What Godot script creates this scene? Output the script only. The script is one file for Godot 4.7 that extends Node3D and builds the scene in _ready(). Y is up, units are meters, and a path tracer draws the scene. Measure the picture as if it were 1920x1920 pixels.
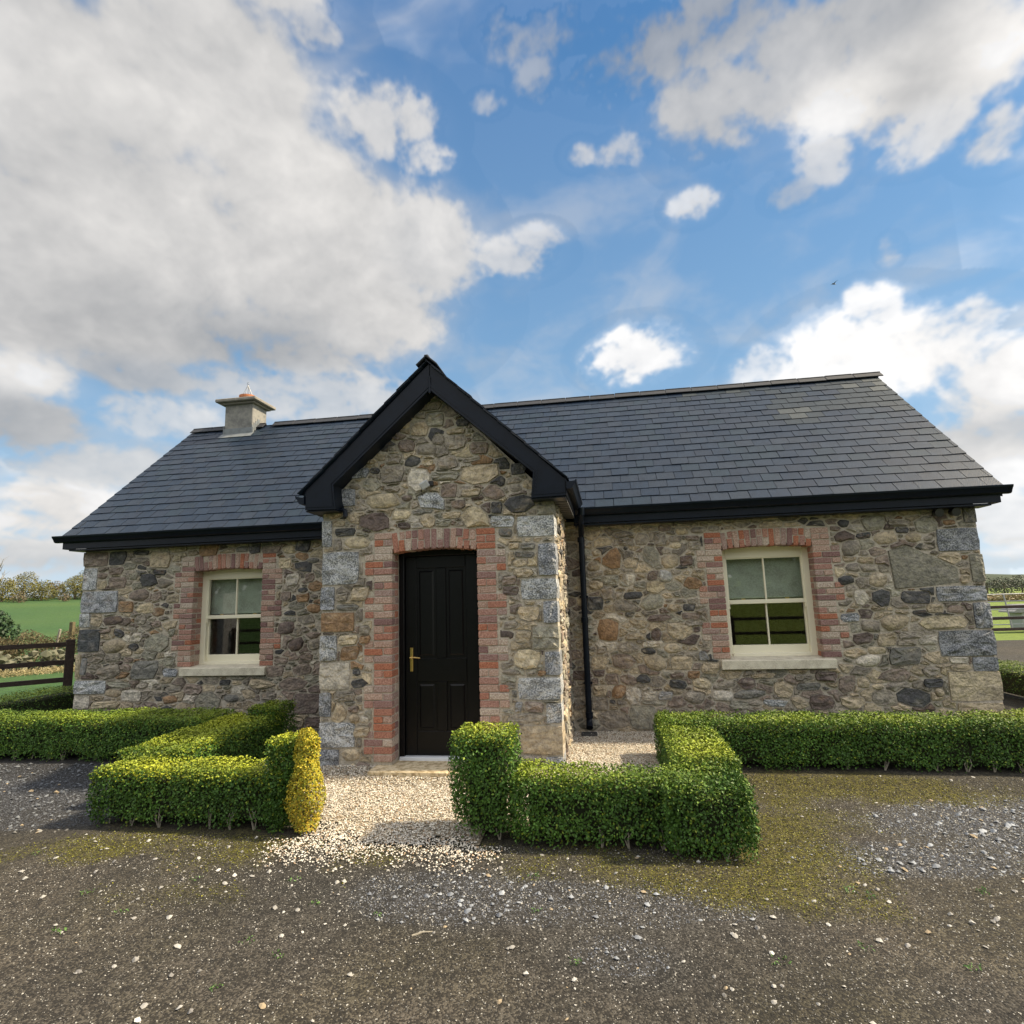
extends Node3D
# A stone cottage with a gabled porch, clipped hedges and a gravel yard. Metres, y up; the main front wall lies in the plane z = 0.

const CAM := Vector3(0.987, 1.737, 8.127)
const XL := -7.175
const XR := 5.589
const DEPTH := 5.1          # of the main house
const P := 1.72             # how far the porch stands out
const PL := -2.268
const PR := 0.442
const PM := -0.913          # middle of the porch
const RXL := -7.367
const RXR := 5.807
const EAVE_Y := 2.953
const EAVE_Z := 0.254
const RIDGE_Y := 5.45
const RIDGE_Z := -2.548
const PITCH := 0.8911       # rise over run of the main roof
const PPITCH := 0.955       # and of the porch roof
const PRIDGE_Y := 4.50
const BARGE_Z := 1.951
const TONE := {"b": [0.31, 0.314, 0.324], "l": [0.46, 0.46, 0.45], "g": [0.31, 0.28, 0.24], "d": [0.085, 0.087, 0.093], "D": [0.095, 0.103, 0.115], "t": [0.47, 0.40, 0.295], "y": [0.56, 0.485, 0.35], "o": [0.32, 0.208, 0.122], "p": [0.27, 0.22, 0.19], "P": [0.155, 0.122, 0.112], "n": [0.32, 0.31, 0.26], "N": [0.20, 0.198, 0.185], "w": [0.60, 0.56, 0.49]}
const MAIN_STONES := [
	[1.07,2.27,0.25,0.27,"oa"], [1.59,2.26,0.21,0.29,"na"], [1.49,2.51,0.17,0.18,"ge"], [1.73,2.50,0.14,0.16,"gr"], [1.23,2.59,0.25,0.09,"ga"], [1.27,2.49,0.20,0.09,"gr"], 
	[0.96,2.50,0.27,0.13,"ta"], [1.93,2.50,0.16,0.08,"gr"], [1.92,2.41,0.14,0.08,"ye"], [2.15,2.50,0.18,0.06,"pr"], [2.17,2.40,0.16,0.11,"gr"], [1.84,2.20,0.23,0.18,"te"], 
	[2.05,2.20,0.17,0.13,"Pr"], [0.82,2.17,0.18,0.14,"te"], [0.76,2.31,0.10,0.07,"wr"], [0.86,2.35,0.10,0.09,"te"], [1.31,2.19,0.20,0.12,"ta"], [1.76,2.01,0.17,0.16,"le"], 
	[1.29,1.99,0.16,0.16,"wa"], [1.04,1.98,0.21,0.12,"nr"], [1.63,1.87,0.29,0.17,"ya"], [2.11,1.90,0.25,0.15,"oe"], [0.83,1.92,0.21,0.12,"ta"], [0.98,1.81,0.17,0.17,"ga"], 
	[0.82,1.67,0.21,0.18,"dr"], [1.32,1.76,0.26,0.10,"de"], [1.57,1.66,0.29,0.21,"ne"], [1.21,1.63,0.31,0.18,"ga"], [2.04,1.58,0.15,0.09,"dr"], [1.85,1.58,0.18,0.09,"ta"], 
	[2.06,1.47,0.24,0.08,"pr"], [2.08,1.38,0.26,0.08,"ga"], [1.64,1.46,0.30,0.09,"Pa"], [0.98,1.30,0.28,0.30,"oe"], [1.90,1.29,0.31,0.22,"ta"], [1.60,1.24,0.15,0.16,"Pa"], 
	[1.31,1.22,0.28,0.09,"ta"], [1.54,1.12,0.27,0.07,"wr"], [1.79,1.06,0.22,0.12,"te"], [1.48,1.03,0.20,0.08,"de"], [0.86,1.05,0.13,0.10,"ga"], [2.10,2.75,0.28,0.10,"dr"], 
	[2.02,2.60,0.18,0.10,"ye"], [1.79,2.66,0.19,0.10,"pa"], [1.41,2.74,0.12,0.07,"pr"], [1.20,2.72,0.26,0.10,"gr"], [1.58,2.66,0.22,0.06,"ga"], [2.43,2.61,0.16,0.07,"ge"], 
	[2.23,2.60,0.18,0.09,"ge"], [1.80,2.34,0.13,0.07,"ga"], [2.17,0.95,0.12,0.12,"ba"], [1.26,2.40,0.06,0.05,"de"], [5.35,2.33,0.48,0.29,"bq"], [5.30,1.66,0.56,0.19,"bq"], 
	[5.50,1.39,0.18,0.32,"bq"], [5.52,1.97,0.14,0.36,"nq"], [5.28,1.06,0.61,0.31,"bq"], [5.32,0.55,0.60,0.35,"yq"], [5.34,0.29,0.52,0.13,"tq"], [4.92,2.01,0.77,0.53,"na"], 
	[4.53,2.39,0.29,0.16,"te"], [4.84,2.38,0.19,0.13,"te"], [4.10,2.28,0.22,0.21,"ge"], [4.27,2.43,0.17,0.08,"de"], [5.02,2.53,0.28,0.21,"na"], [5.29,2.55,0.15,0.07,"oe"], 
	[4.70,2.57,0.25,0.07,"gr"], [4.73,2.48,0.15,0.07,"dr"], [4.38,1.86,0.23,0.19,"te"], [4.00,1.87,0.20,0.12,"de"], [4.40,1.63,0.22,0.20,"da"], [4.79,1.63,0.34,0.15,"dr"], 
	[4.15,1.64,0.15,0.18,"wa"], [4.28,2.01,0.20,0.09,"ge"], [4.46,2.00,0.11,0.09,"gr"], [4.99,2.25,0.17,0.06,"ge"], [5.02,2.36,0.11,0.06,"ge"], [5.37,1.83,0.11,0.11,"te"], 
	[4.99,1.49,0.19,0.10,"tr"], [5.22,1.47,0.22,0.11,"pe"], [4.51,1.33,0.35,0.20,"te"], [5.06,1.31,0.57,0.17,"ye"], [4.23,1.29,0.24,0.15,"ge"], [4.00,1.40,0.22,0.10,"br"], 
	[4.14,1.14,0.24,0.13,"Pa"], [4.40,1.12,0.22,0.15,"tr"], [4.58,0.92,0.38,0.21,"Nr"], [4.15,0.87,0.29,0.13,"we"], [4.27,0.99,0.22,0.08,"ye"], [3.87,0.59,0.22,0.22,"pa"], 
	[4.85,0.73,0.21,0.12,"ga"], [4.44,0.69,0.36,0.14,"pa"], [4.86,0.59,0.22,0.10,"dr"], [4.62,0.42,0.38,0.22,"de"], [4.28,0.41,0.27,0.20,"ge"], [3.92,0.37,0.30,0.14,"ta"], 
	[4.68,1.17,0.29,0.08,"gr"], [4.91,0.48,0.10,0.10,"te"], [5.18,0.86,0.21,0.07,"wr"], [5.18,0.77,0.23,0.08,"te"], [5.44,0.81,0.25,0.17,"bq"], [4.23,0.55,0.15,0.06,"ye"], 
	[4.06,0.60,0.15,0.14,"te"], [4.40,2.58,0.27,0.18,"na"], [4.05,2.60,0.14,0.10,"de"], [5.51,2.63,0.12,0.20,"Nq"], [1.14,0.90,0.31,0.23,"pa"], [1.55,0.88,0.27,0.20,"te"], 
	[1.90,0.87,0.28,0.17,"tr"], [2.25,0.80,0.22,0.13,"tr"], [1.82,0.60,0.22,0.11,"de"], [2.13,0.61,0.22,0.13,"ye"], [2.44,0.59,0.24,0.07,"ge"], [2.69,0.61,0.23,0.13,"Pa"], 
	[2.89,0.70,0.29,0.05,"tr"], [3.64,0.68,0.25,0.11,"Pr"], [3.37,0.67,0.21,0.08,"ge"], [3.42,0.56,0.29,0.08,"Nr"], [3.11,0.52,0.24,0.20,"ta"], [2.37,0.45,0.28,0.15,"we"], 
	[2.72,0.47,0.38,0.10,"Ne"], [2.03,0.44,0.27,0.16,"ge"], [1.66,0.46,0.18,0.10,"br"], [1.46,0.46,0.18,0.11,"wr"], [1.25,0.47,0.20,0.21,"wa"], [1.06,0.51,0.18,0.18,"oe"], 
	[0.82,0.53,0.18,0.13,"tr"], [1.36,0.19,0.34,0.30,"nr"], [0.99,0.16,0.38,0.22,"ge"], [0.81,0.36,0.23,0.16,"gr"], [3.56,0.37,0.32,0.18,"Pe"], [3.02,0.36,0.29,0.08,"la"], 
	[2.76,0.36,0.17,0.07,"ge"], [2.56,0.34,0.22,0.12,"na"], [0.99,0.68,0.19,0.14,"pa"], [2.04,0.72,0.15,0.09,"or"], [1.83,0.71,0.18,0.06,"pr"], [1.39,0.67,0.20,0.10,"da"], 
	[0.83,0.89,0.21,0.17,"tr"], [-6.97,2.59,0.44,0.23,"pq"], [-6.58,2.59,0.30,0.22,"dr"], [-7.05,2.28,0.25,0.35,"lq"], [-6.85,1.92,0.66,0.34,"bq"], [-7.09,1.64,0.19,0.22,"lq"], 
	[-6.99,1.33,0.39,0.35,"Dq"], [-7.14,0.94,0.08,0.38,"yq"], [-7.04,0.94,0.09,0.26,"br"], [-6.90,0.63,0.54,0.20,"lq"], [-7.04,0.41,0.30,0.20,"wq"], [-6.83,2.18,0.15,0.13,"yr"], 
	[-6.83,2.32,0.18,0.10,"pe"], [-6.55,2.21,0.30,0.17,"pr"], [-6.02,2.23,0.32,0.23,"da"], [-5.83,2.53,0.36,0.24,"tr"], [-6.16,2.66,0.27,0.07,"dr"], [-6.20,2.54,0.30,0.10,"ga"], 
	[-6.59,2.39,0.24,0.11,"pr"], [-5.82,2.34,0.21,0.08,"dr"], [-6.27,2.30,0.13,0.10,"nr"], [-6.16,2.00,0.35,0.17,"pe"], [-6.37,1.83,0.26,0.17,"or"], [-6.04,1.80,0.29,0.17,"ya"], 
	[-6.59,1.63,0.37,0.14,"Pe"], [-6.88,1.62,0.18,0.16,"ta"], [-5.86,1.98,0.15,0.14,"pa"], [-6.10,1.62,0.21,0.14,"ge"], [-5.83,1.56,0.15,0.09,"pa"], [-6.25,1.49,0.25,0.07,"ga"], 
	[-6.46,1.43,0.15,0.13,"da"], [-6.55,1.24,0.42,0.20,"te"], [-5.81,1.27,0.39,0.26,"ne"], [-6.16,1.35,0.24,0.14,"wa"], [-6.19,1.22,0.16,0.10,"da"], [-6.84,1.04,0.29,0.09,"ge"], 
	[-6.54,1.06,0.27,0.11,"gr"], [-6.28,1.03,0.18,0.08,"pe"], [-5.98,0.88,0.44,0.27,"Nr"], [-6.61,0.85,0.42,0.20,"ga"], [-6.31,0.92,0.18,0.11,"pa"], [-5.58,0.99,0.19,0.11,"nr"], 
	[-5.55,0.83,0.24,0.12,"br"], [-6.40,0.66,0.44,0.09,"na"], [-6.51,0.54,0.28,0.12,"te"], [-6.18,0.50,0.37,0.17,"we"], [-6.02,0.64,0.20,0.08,"ge"], [-5.76,0.62,0.15,0.08,"ga"], 
	[-5.54,0.44,0.24,0.11,"oe"], [-5.49,0.59,0.27,0.09,"ga"], [-6.61,0.37,0.49,0.10,"yr"], [-5.78,0.53,0.21,0.05,"ge"], [-6.71,1.46,0.19,0.06,"pa"], [-5.56,1.42,0.10,0.11,"nr"], 
	[-5.00,2.66,0.32,0.20,"or"], [-4.24,2.68,0.20,0.23,"dr"], [-3.97,2.61,0.30,0.11,"pr"], [-3.45,2.66,0.25,0.20,"da"], [-3.74,2.40,0.19,0.15,"yr"], [-3.44,2.34,0.32,0.17,"da"], 
	[-3.29,2.42,0.21,0.08,"Ne"], [-3.61,2.15,0.21,0.17,"wr"], [-3.34,2.18,0.14,0.14,"pa"], [-3.71,1.91,0.19,0.16,"pa"], [-3.45,1.88,0.21,0.12,"oa"], [-3.27,1.72,0.22,0.14,"oe"], 
	[-3.45,1.99,0.18,0.07,"de"], [-3.71,1.45,0.27,0.18,"Pe"], [-3.53,1.21,0.24,0.19,"Pe"], [-3.25,1.20,0.20,0.15,"ge"], [-3.76,0.98,0.21,0.09,"pe"], [-3.85,0.83,0.26,0.15,"pr"], 
	[-3.42,0.85,0.29,0.16,"pa"], [-3.58,0.65,0.47,0.17,"pa"], [-3.19,0.86,0.12,0.16,"pr"], [-3.34,0.38,0.43,0.28,"Pr"], [-3.76,0.36,0.23,0.19,"ga"], [-4.00,0.35,0.21,0.14,"Ne"], 
	[-4.25,0.51,0.21,0.14,"te"], [-4.53,0.45,0.25,0.11,"Ne"], [-4.06,0.66,0.39,0.13,"ta"], [-4.64,0.68,0.17,0.08,"dr"], [-5.15,0.59,0.29,0.14,"pe"], [-4.90,0.42,0.38,0.24,"na"], 
	[-3.74,0.11,0.22,0.13,"tr"], [-3.50,0.12,0.24,0.13,"tr"], [-3.24,0.12,0.25,0.14,"Pr"], [-3.37,1.03,0.22,0.11,"pa"], 
]
const PORCH_STONES := [
	[-0.94,4.03,0.25,0.10,"gr"], [-0.89,3.86,0.21,0.16,"nr"], [-1.08,3.76,0.24,0.18,"ta"], [-1.26,3.84,0.11,0.13,"te"], [-0.86,3.62,0.14,0.12,"ga"], [-0.65,3.57,0.24,0.17,"ge"], 
	[-1.24,3.57,0.20,0.15,"pe"], [-1.00,3.51,0.25,0.12,"ge"], [-0.37,3.48,0.20,0.14,"pr"], [-1.40,3.42,0.19,0.11,"gr"], [-1.17,3.38,0.19,0.12,"de"], [-0.76,3.34,0.25,0.16,"ge"], 
	[-1.41,3.24,0.27,0.20,"gr"], [-1.10,3.16,0.29,0.26,"wa"], [-0.78,3.18,0.34,0.09,"nr"], [-0.37,3.17,0.43,0.23,"ta"], [-1.83,3.28,0.25,0.12,"br"], [-1.63,3.30,0.11,0.07,"de"], 
	[-1.67,3.13,0.23,0.15,"na"], [-1.88,3.12,0.14,0.06,"ge"], [-1.98,3.00,0.22,0.21,"bq"], [-1.41,3.07,0.22,0.07,"ga"], [-1.54,2.94,0.43,0.17,"ye"], [-0.74,3.01,0.19,0.16,"pr"], 
	[-0.48,2.97,0.23,0.08,"tr"], [-0.22,2.96,0.26,0.16,"pa"], [0.03,2.99,0.14,0.08,"ge"], [0.07,2.81,0.32,0.22,"da"], [-0.19,2.78,0.12,0.13,"dr"], [-0.94,2.90,0.30,0.20,"la"], 
	[-1.25,2.95,0.12,0.07,"pe"], [-0.63,2.84,0.16,0.10,"pa"], [-0.44,2.70,0.31,0.26,"ya"], [-0.13,2.62,0.28,0.12,"lr"], [0.35,2.76,0.18,0.17,"nq"], [0.23,2.55,0.40,0.23,"lq"], 
	[-1.63,2.70,0.35,0.23,"Pa"], [-1.31,2.76,0.25,0.11,"ye"], [-1.00,2.68,0.17,0.16,"te"], [-0.81,2.64,0.18,0.08,"nr"], [-0.71,2.72,0.21,0.07,"tr"], [-1.99,2.59,0.25,0.09,"dr"], 
	[-1.28,2.63,0.14,0.08,"Pe"], [-0.10,2.49,0.16,0.10,"Ne"], [-0.57,3.80,0.15,0.09,"de"], [-0.99,3.35,0.13,0.07,"tr"], [-0.45,3.35,0.23,0.04,"gr"], [-1.68,3.41,0.13,0.06,"te"], 
	[-1.42,3.55,0.11,0.07,"ge"], [0.07,3.21,0.17,0.13,"dr"], [-2.07,2.70,0.15,0.07,"tr"], [-2.21,2.58,0.11,0.32,"lq"], [-2.04,2.17,0.45,0.38,"lq"], [-2.19,1.83,0.16,0.27,"bq"], 
	[-2.06,1.56,0.39,0.22,"oq"], [-2.16,1.27,0.17,0.29,"lq"], [-2.09,0.96,0.35,0.30,"wq"], [-2.20,0.65,0.13,0.27,"bq"], [-2.05,0.33,0.42,0.27,"lq"], [-2.15,0.06,0.24,0.23,"bq"], 
	[-1.85,2.46,0.31,0.14,"ye"], [-2.02,1.84,0.14,0.08,"gr"], [-1.80,1.87,0.22,0.16,"te"], [-1.95,1.72,0.27,0.06,"Nr"], [-1.94,1.36,0.23,0.10,"yr"], [-1.92,1.21,0.22,0.15,"or"], 
	[-1.80,0.88,0.21,0.10,"da"], [-1.84,1.00,0.09,0.08,"de"], [-1.97,0.74,0.25,0.09,"gr"], [-2.03,0.56,0.18,0.22,"ta"], [-1.87,0.60,0.11,0.06,"pr"], [-1.86,0.50,0.11,0.11,"te"], 
	[-1.74,0.49,0.11,0.07,"we"], [-1.77,0.36,0.18,0.10,"tr"], [-1.90,0.11,0.22,0.13,"te"], [-1.76,-0.01,0.18,0.10,"pe"], [-1.95,-0.01,0.11,0.07,"ge"], [-2.08,2.45,0.09,0.14,"gr"], 
	[-1.74,1.36,0.12,0.08,"or"], [-1.74,1.46,0.12,0.09,"gr"], [0.35,2.18,0.19,0.36,"bq"], [0.25,1.86,0.40,0.23,"lq"], [0.37,1.61,0.16,0.24,"bq"], [0.30,1.34,0.27,0.24,"nq"], 
	[0.36,1.07,0.15,0.25,"bq"], [0.21,0.81,0.46,0.23,"lq"], [0.36,0.56,0.16,0.21,"lq"], [0.22,0.29,0.44,0.28,"tq"], [0.35,0.06,0.19,0.12,"bq"], [0.08,0.09,0.28,0.09,"ge"], 
	[0.16,0.62,0.20,0.10,"pr"], [0.05,0.51,0.42,0.09,"ga"], [-0.10,0.37,0.16,0.10,"pr"], [0.10,1.12,0.31,0.20,"ye"], [0.06,1.35,0.19,0.13,"te"], [0.13,1.60,0.25,0.16,"te"], 
	[-0.07,1.96,0.16,0.09,"pr"], [-0.06,1.85,0.18,0.09,"Pr"], [0.07,2.04,0.24,0.09,"ta"], [0.11,2.24,0.22,0.06,"Nr"], [0.05,2.15,0.16,0.08,"te"], [0.15,2.33,0.16,0.06,"Nr"], 
	[-0.01,2.34,0.12,0.06,"tr"], [-0.07,1.48,0.16,0.08,"ge"], [-0.08,0.98,0.20,0.06,"ge"], [0.14,0.97,0.09,0.05,"ge"], [0.25,0.97,0.09,0.05,"oe"], [-0.10,0.84,0.13,0.06,"ge"], 
	[-0.01,0.62,0.07,0.10,"br"], 
]
const CLOUDS := [
	[-47.8, 35.4, 11.9, 10.8, 1.00, 0.66],
	[-50.1, 26.4, 10.4, 9.3, 1.00, 0.55],
	[-38.9, 42.5, 11.7, 7.0, 1.00, 0.68],
	[-41.5, 29.9, 13.4, 10.0, 1.00, 0.68],
	[-29.8, 33.5, 12.8, 8.1, 1.00, 0.66],
	[-26.6, 27.9, 12.5, 6.2, 1.00, 0.66],
	[-21.5, 41.8, 6.1, 3.0, 0.85, 0.72],
	[-17.5, 39.8, 3.4, 1.4, 0.70, 0.80],
	[-17.1, 32.6, 6.1, 4.7, 0.90, 0.68],
	[-43.1, 23.5, 12.7, 4.1, 1.00, 0.40],
	[-32.4, 23.7, 11.6, 3.6, 0.90, 0.52],
	[-29.0, 46.6, 2.7, 1.4, 0.50, 0.60],
	[-52.3, 37.9, 8.4, 8.9, 1.00, 0.60],
	[-34.0, 39.9, 6.3, 9.1, 1.00, 0.64],
	[-32.6, 49.4, 6.2, 3.3, 0.90, 0.66],
	[12.1, 45.6, 11.9, 3.1, 0.70, 0.45],
	[21.5, 41.5, 9.7, 4.1, 0.90, 0.55],
	[13.1, 41.1, 5.5, 4.1, 0.85, 0.60],
	[24.6, 38.2, 5.3, 2.9, 1.00, 0.90],
	[31.4, 38.1, 7.6, 4.5, 1.00, 0.55],
	[34.9, 37.8, 4.7, 4.3, 1.00, 0.85],
	[30.3, 33.9, 3.8, 2.0, 0.80, 0.80],
	[22.3, 34.6, 2.5, 2.0, 0.65, 0.75],
	[34.8, 31.6, 2.7, 1.9, 0.70, 0.75],
	[19.1, 40.9, 6.4, 2.9, 0.80, 0.62],
	[28.1, 41.4, 6.9, 2.6, 0.90, 0.50],
	[28.3, 33.1, 2.2, 1.0, 0.60, 0.80],
	[-0.5, 39.5, 1.7, 1.0, 0.60, 0.75],
	[4.2, 39.2, 2.9, 1.1, 0.50, 0.70],
	[10.7, 34.2, 2.4, 1.3, 0.65, 0.80],
	[-4.5, 45.2, 2.4, 1.5, 0.35, 0.60],
	[-10.2, 43.5, 1.8, 0.8, 0.40, 0.70],
	[-1.9, 47.9, 7.1, 1.9, 0.35, 0.50],
	[-7.8, 32.0, 4.5, 1.8, 0.65, 0.72],
	[-5.5, 33.4, 2.8, 1.3, 0.50, 0.72],
	[19.8, 33.0, 2.2, 1.1, 0.30, 0.60],
	[26.5, 26.7, 0.9, 1.0, 0.35, 0.70],
	[4.2, 22.7, 4.8, 2.6, 0.90, 0.93],
	[22.9, 19.3, 6.7, 4.0, 1.00, 0.97],
	[28.5, 18.6, 5.2, 3.4, 1.00, 0.93],
	[32.4, 14.9, 4.6, 4.2, 1.00, 0.90],
	[23.8, 23.4, 1.3, 1.6, 0.80, 0.92],
	[25.5, 22.7, 1.5, 1.8, 0.80, 0.92],
	[31.4, 20.0, 2.6, 1.7, 0.70, 0.85],
	[30.9, 10.8, 4.1, 3.6, 0.90, 0.68],
	[32.1, 8.2, 2.7, 2.0, 0.85, 0.95],
	[31.4, 5.1, 3.3, 2.4, 0.80, 0.82],
	[32.9, 11.6, 2.1, 1.5, 0.70, 0.55],
	[19.8, 17.8, 5.8, 2.7, 0.90, 0.93],
	[15.6, 19.9, 2.7, 1.8, 0.40, 0.85],
	[-49.4, 17.9, 3.5, 2.1, 0.90, 0.88],
	[-49.8, 14.5, 4.1, 3.1, 0.90, 0.50],
	[-47.4, 7.9, 4.9, 2.9, 1.00, 0.82],
	[-48.1, 4.6, 4.7, 1.6, 0.80, 0.66],
	[-40.7, 16.3, 4.7, 1.7, 0.45, 0.70],
	[-27.5, 19.5, 9.7, 2.4, 0.60, 0.68],
	[-45.9, 11.7, 5.1, 1.7, 0.60, 0.62],
	[-33.2, 19.9, 7.3, 1.8, 0.50, 0.66],
	[-42.4, 19.5, 5.7, 1.7, 0.70, 0.42],
]

var rng := RandomNumberGenerator.new()
var cam: Camera3D
var M := {}
var noise := FastNoiseLite.new()


# ---------------------------------------------------------------- helpers
func rnd(a: float, b: float) -> float:
	return rng.randf_range(a, b)


func col(a: Array, k := 1.0) -> Color:
	return Color(a[0] * k, a[1] * k, a[2] * k)


func S() -> SurfaceTool:
	var st := SurfaceTool.new()
	st.begin(Mesh.PRIMITIVE_TRIANGLES)
	st.set_smooth_group(-1)
	st.set_color(Color.WHITE)
	return st


func done(st: SurfaceTool) -> ArrayMesh:
	st.generate_normals()
	return st.commit()


func put(called: String, mesh: Mesh, m: Material, parent: Node = self) -> MeshInstance3D:
	var o := MeshInstance3D.new()
	o.name = called
	o.mesh = mesh
	o.material_override = m
	parent.add_child(o, true)
	return o


func obj(called: String, st: SurfaceTool, m: Material, parent: Node = self) -> MeshInstance3D:
	return put(called, done(st), m, parent)


func node(called: String, parent: Node = self, at := Vector3.ZERO) -> Node3D:
	var o := Node3D.new()
	o.name = called
	o.position = at
	parent.add_child(o, true)
	return o


func tag(o: Node, label: String, category: String, group := "", kind := "") -> Node:
	if label: o.set_meta("label", label)
	if category: o.set_meta("category", category)
	if group: o.set_meta("group", group)
	if kind: o.set_meta("kind", kind)
	return o


func tri(st: SurfaceTool, a: Vector3, b: Vector3, c: Vector3, out: Vector3) -> void:
	if (b - a).cross(c - a).dot(out) > 0.0:
		st.add_vertex(a); st.add_vertex(c); st.add_vertex(b)
	else:
		st.add_vertex(a); st.add_vertex(b); st.add_vertex(c)


func quad(st: SurfaceTool, a: Vector3, b: Vector3, c: Vector3, d: Vector3, out: Vector3) -> void:
	tri(st, a, b, c, out)
	tri(st, a, c, d, out)


# a box with all its edges chamfered (44 triangles), or a plain one when ch is 0
func box(st: SurfaceTool, at: Vector3, size: Vector3, ch := 0.0, turn := Basis(), jit := 0.0, rim := Color.WHITE) -> void:
	var h := size / 2.0
	var c := minf(ch, minf(h.x, minf(h.y, h.z)) * 0.8)
	var v := {}
	for sx in [-1, 1]:
		for sy in [-1, 1]:
			for sz in [-1, 1]:
				var s := Vector3(sx, sy, sz)
				var j := Vector3(rnd(-jit, jit), rnd(-jit, jit), rnd(-jit, jit)) if jit > 0.0 else Vector3.ZERO
				for k in 3:
					var q := h - Vector3(c, c, c)
					q[k] = h[k]
					v[[sx, sy, sz, k]] = at + turn * (q * s + j)
	for k in 3:
		var k1 := (k + 1) % 3
		var k2 := (k + 2) % 3
		for s in [-1, 1]:
			var ids := []
			for p in [[-1, -1], [1, -1], [1, 1], [-1, 1]]:
				var id := [0, 0, 0]
				id[k] = s; id[k1] = p[0]; id[k2] = p[1]
				ids.append(id)
			var o := Vector3.ZERO
			o[k] = s
			if rim != Color.WHITE: st.set_color(Color.WHITE if k == 2 else rim)      # cut edges darker than the faces
			quad(st, v[ids[0] + [k]], v[ids[1] + [k]], v[ids[2] + [k]], v[ids[3] + [k]], turn * o)
		if c > 0.0:
			for s1 in [-1, 1]:
				for s2 in [-1, 1]:
					var a := [0, 0, 0]
					var b := [0, 0, 0]
					a[k] = -1; b[k] = 1
					a[k1] = s1; b[k1] = s1; a[k2] = s2; b[k2] = s2
					var o := Vector3.ZERO
					o[k1] = s1; o[k2] = s2
					quad(st, v[a + [k1]], v[b + [k1]], v[b + [k2]], v[a + [k2]], turn * o)
	if c > 0.0:
		for sx in [-1, 1]:
			for sy in [-1, 1]:
				for sz in [-1, 1]:
					tri(st, v[[sx, sy, sz, 0]], v[[sx, sy, sz, 1]], v[[sx, sy, sz, 2]], turn * Vector3(sx, sy, sz))


func bx(a: Vector3, b: Vector3, ch := 0.0) -> SurfaceTool:
	var st := S()
	box(st, (a + b) / 2.0, (b - a).abs(), ch)
	return st


# a tapered tube through points
func tube(st: SurfaceTool, pts: Array, radii: Array, sides := 8, capped := true) -> void:
	var rings := []
	for i in pts.size():
		var d: Vector3 = (pts[mini(i + 1, pts.size() - 1)] - pts[maxi(i - 1, 0)]).normalized()
		var u := d.cross(Vector3(0.31, 0.9, 0.2) if absf(d.y) < 0.9 else Vector3(1, 0, 0.1)).normalized()
		var w := d.cross(u).normalized()
		var ring := []
		for k in sides:
			var a := TAU * k / sides
			ring.append(pts[i] + (u * cos(a) + w * sin(a)) * float(radii[i]))
		rings.append(ring)
	for i in pts.size() - 1:
		for k in sides:
			var k2 := (k + 1) % sides
			var mid: Vector3 = (rings[i][k] + rings[i][k2]) / 2.0 - pts[i]
			quad(st, rings[i][k], rings[i][k2], rings[i + 1][k2], rings[i + 1][k], mid)
	if capped:
		for e in [[0, -1.0], [pts.size() - 1, 1.0]]:
			var i: int = e[0]
			var d: Vector3 = (pts[mini(i + 1, pts.size() - 1)] - pts[maxi(i - 1, 0)]) * float(e[1])
			for k in sides:
				tri(st, pts[i], rings[i][k], rings[i][(k + 1) % sides], d)


# a flat outline (in s, y) given thickness: front face towards frame.z
func slab(st: SurfaceTool, poly: PackedVector2Array, frame: Transform3D, front: float, back: float) -> void:
	var ids := Geometry2D.triangulate_polygon(poly)
	for i in range(0, ids.size(), 3):
		for zz in [front, back]:
			var p := []
			for k in 3:
				p.append(frame * Vector3(poly[ids[i + k]].x, poly[ids[i + k]].y, zz))
			tri(st, p[0], p[1], p[2], frame.basis.z * (1.0 if zz == front else -1.0))
	var ccw := not Geometry2D.is_polygon_clockwise(poly)
	for i in poly.size():
		var a := poly[i]
		var b := poly[(i + 1) % poly.size()]
		var n := Vector2(b.y - a.y, a.x - b.x) * (1.0 if ccw else -1.0)
		quad(st, frame * Vector3(a.x, a.y, front), frame * Vector3(b.x, b.y, front), frame * Vector3(b.x, b.y, back), frame * Vector3(a.x, a.y, back), frame.basis * Vector3(n.x, n.y, 0))


func frame(origin: Vector3, s: Vector3, n: Vector3) -> Transform3D:
	return Transform3D(Basis(s, Vector3.UP, n), origin)


func rect(x0: float, y0: float, x1: float, y1: float) -> PackedVector2Array:
	return PackedVector2Array([Vector2(x0, y0), Vector2(x1, y0), Vector2(x1, y1), Vector2(x0, y1)])


func centre(poly: PackedVector2Array) -> Vector2:
	var c := Vector2.ZERO
	for p in poly: c += p
	return c / poly.size()


func area(poly: PackedVector2Array) -> float:
	var a := 0.0
	for i in poly.size():
		a += poly[i].cross(poly[(i + 1) % poly.size()])
	return absf(a) / 2.0


# how large a small flat piece shows from where the photograph was taken (a plain solid angle)
func shows(at: Vector3, n: Vector3, size: float) -> float:
	var d := CAM - at
	return size * maxf(d.normalized().dot(n), 0.0) / d.length_squared()


func ground_y(x: float, z: float) -> float:
	return -0.08 * smoothstep(1.75, 2.2, z) * (1.0 - smoothstep(9.0, 11.0, absf(x)))


# ---------------------------------------------------------------- textures
func noise_bytes(size: int, freq: float, kind: int, seed_: int, octaves := 4) -> PackedByteArray:
	var n := FastNoiseLite.new()
	n.seed = seed_
	n.noise_type = kind
	n.frequency = freq
	n.fractal_type = FastNoiseLite.FRACTAL_FBM if octaves > 1 else FastNoiseLite.FRACTAL_NONE
	n.fractal_octaves = octaves
	var im := n.get_seamless_image(size, size)
	im.convert(Image.FORMAT_L8)
	return im.get_data()


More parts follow.
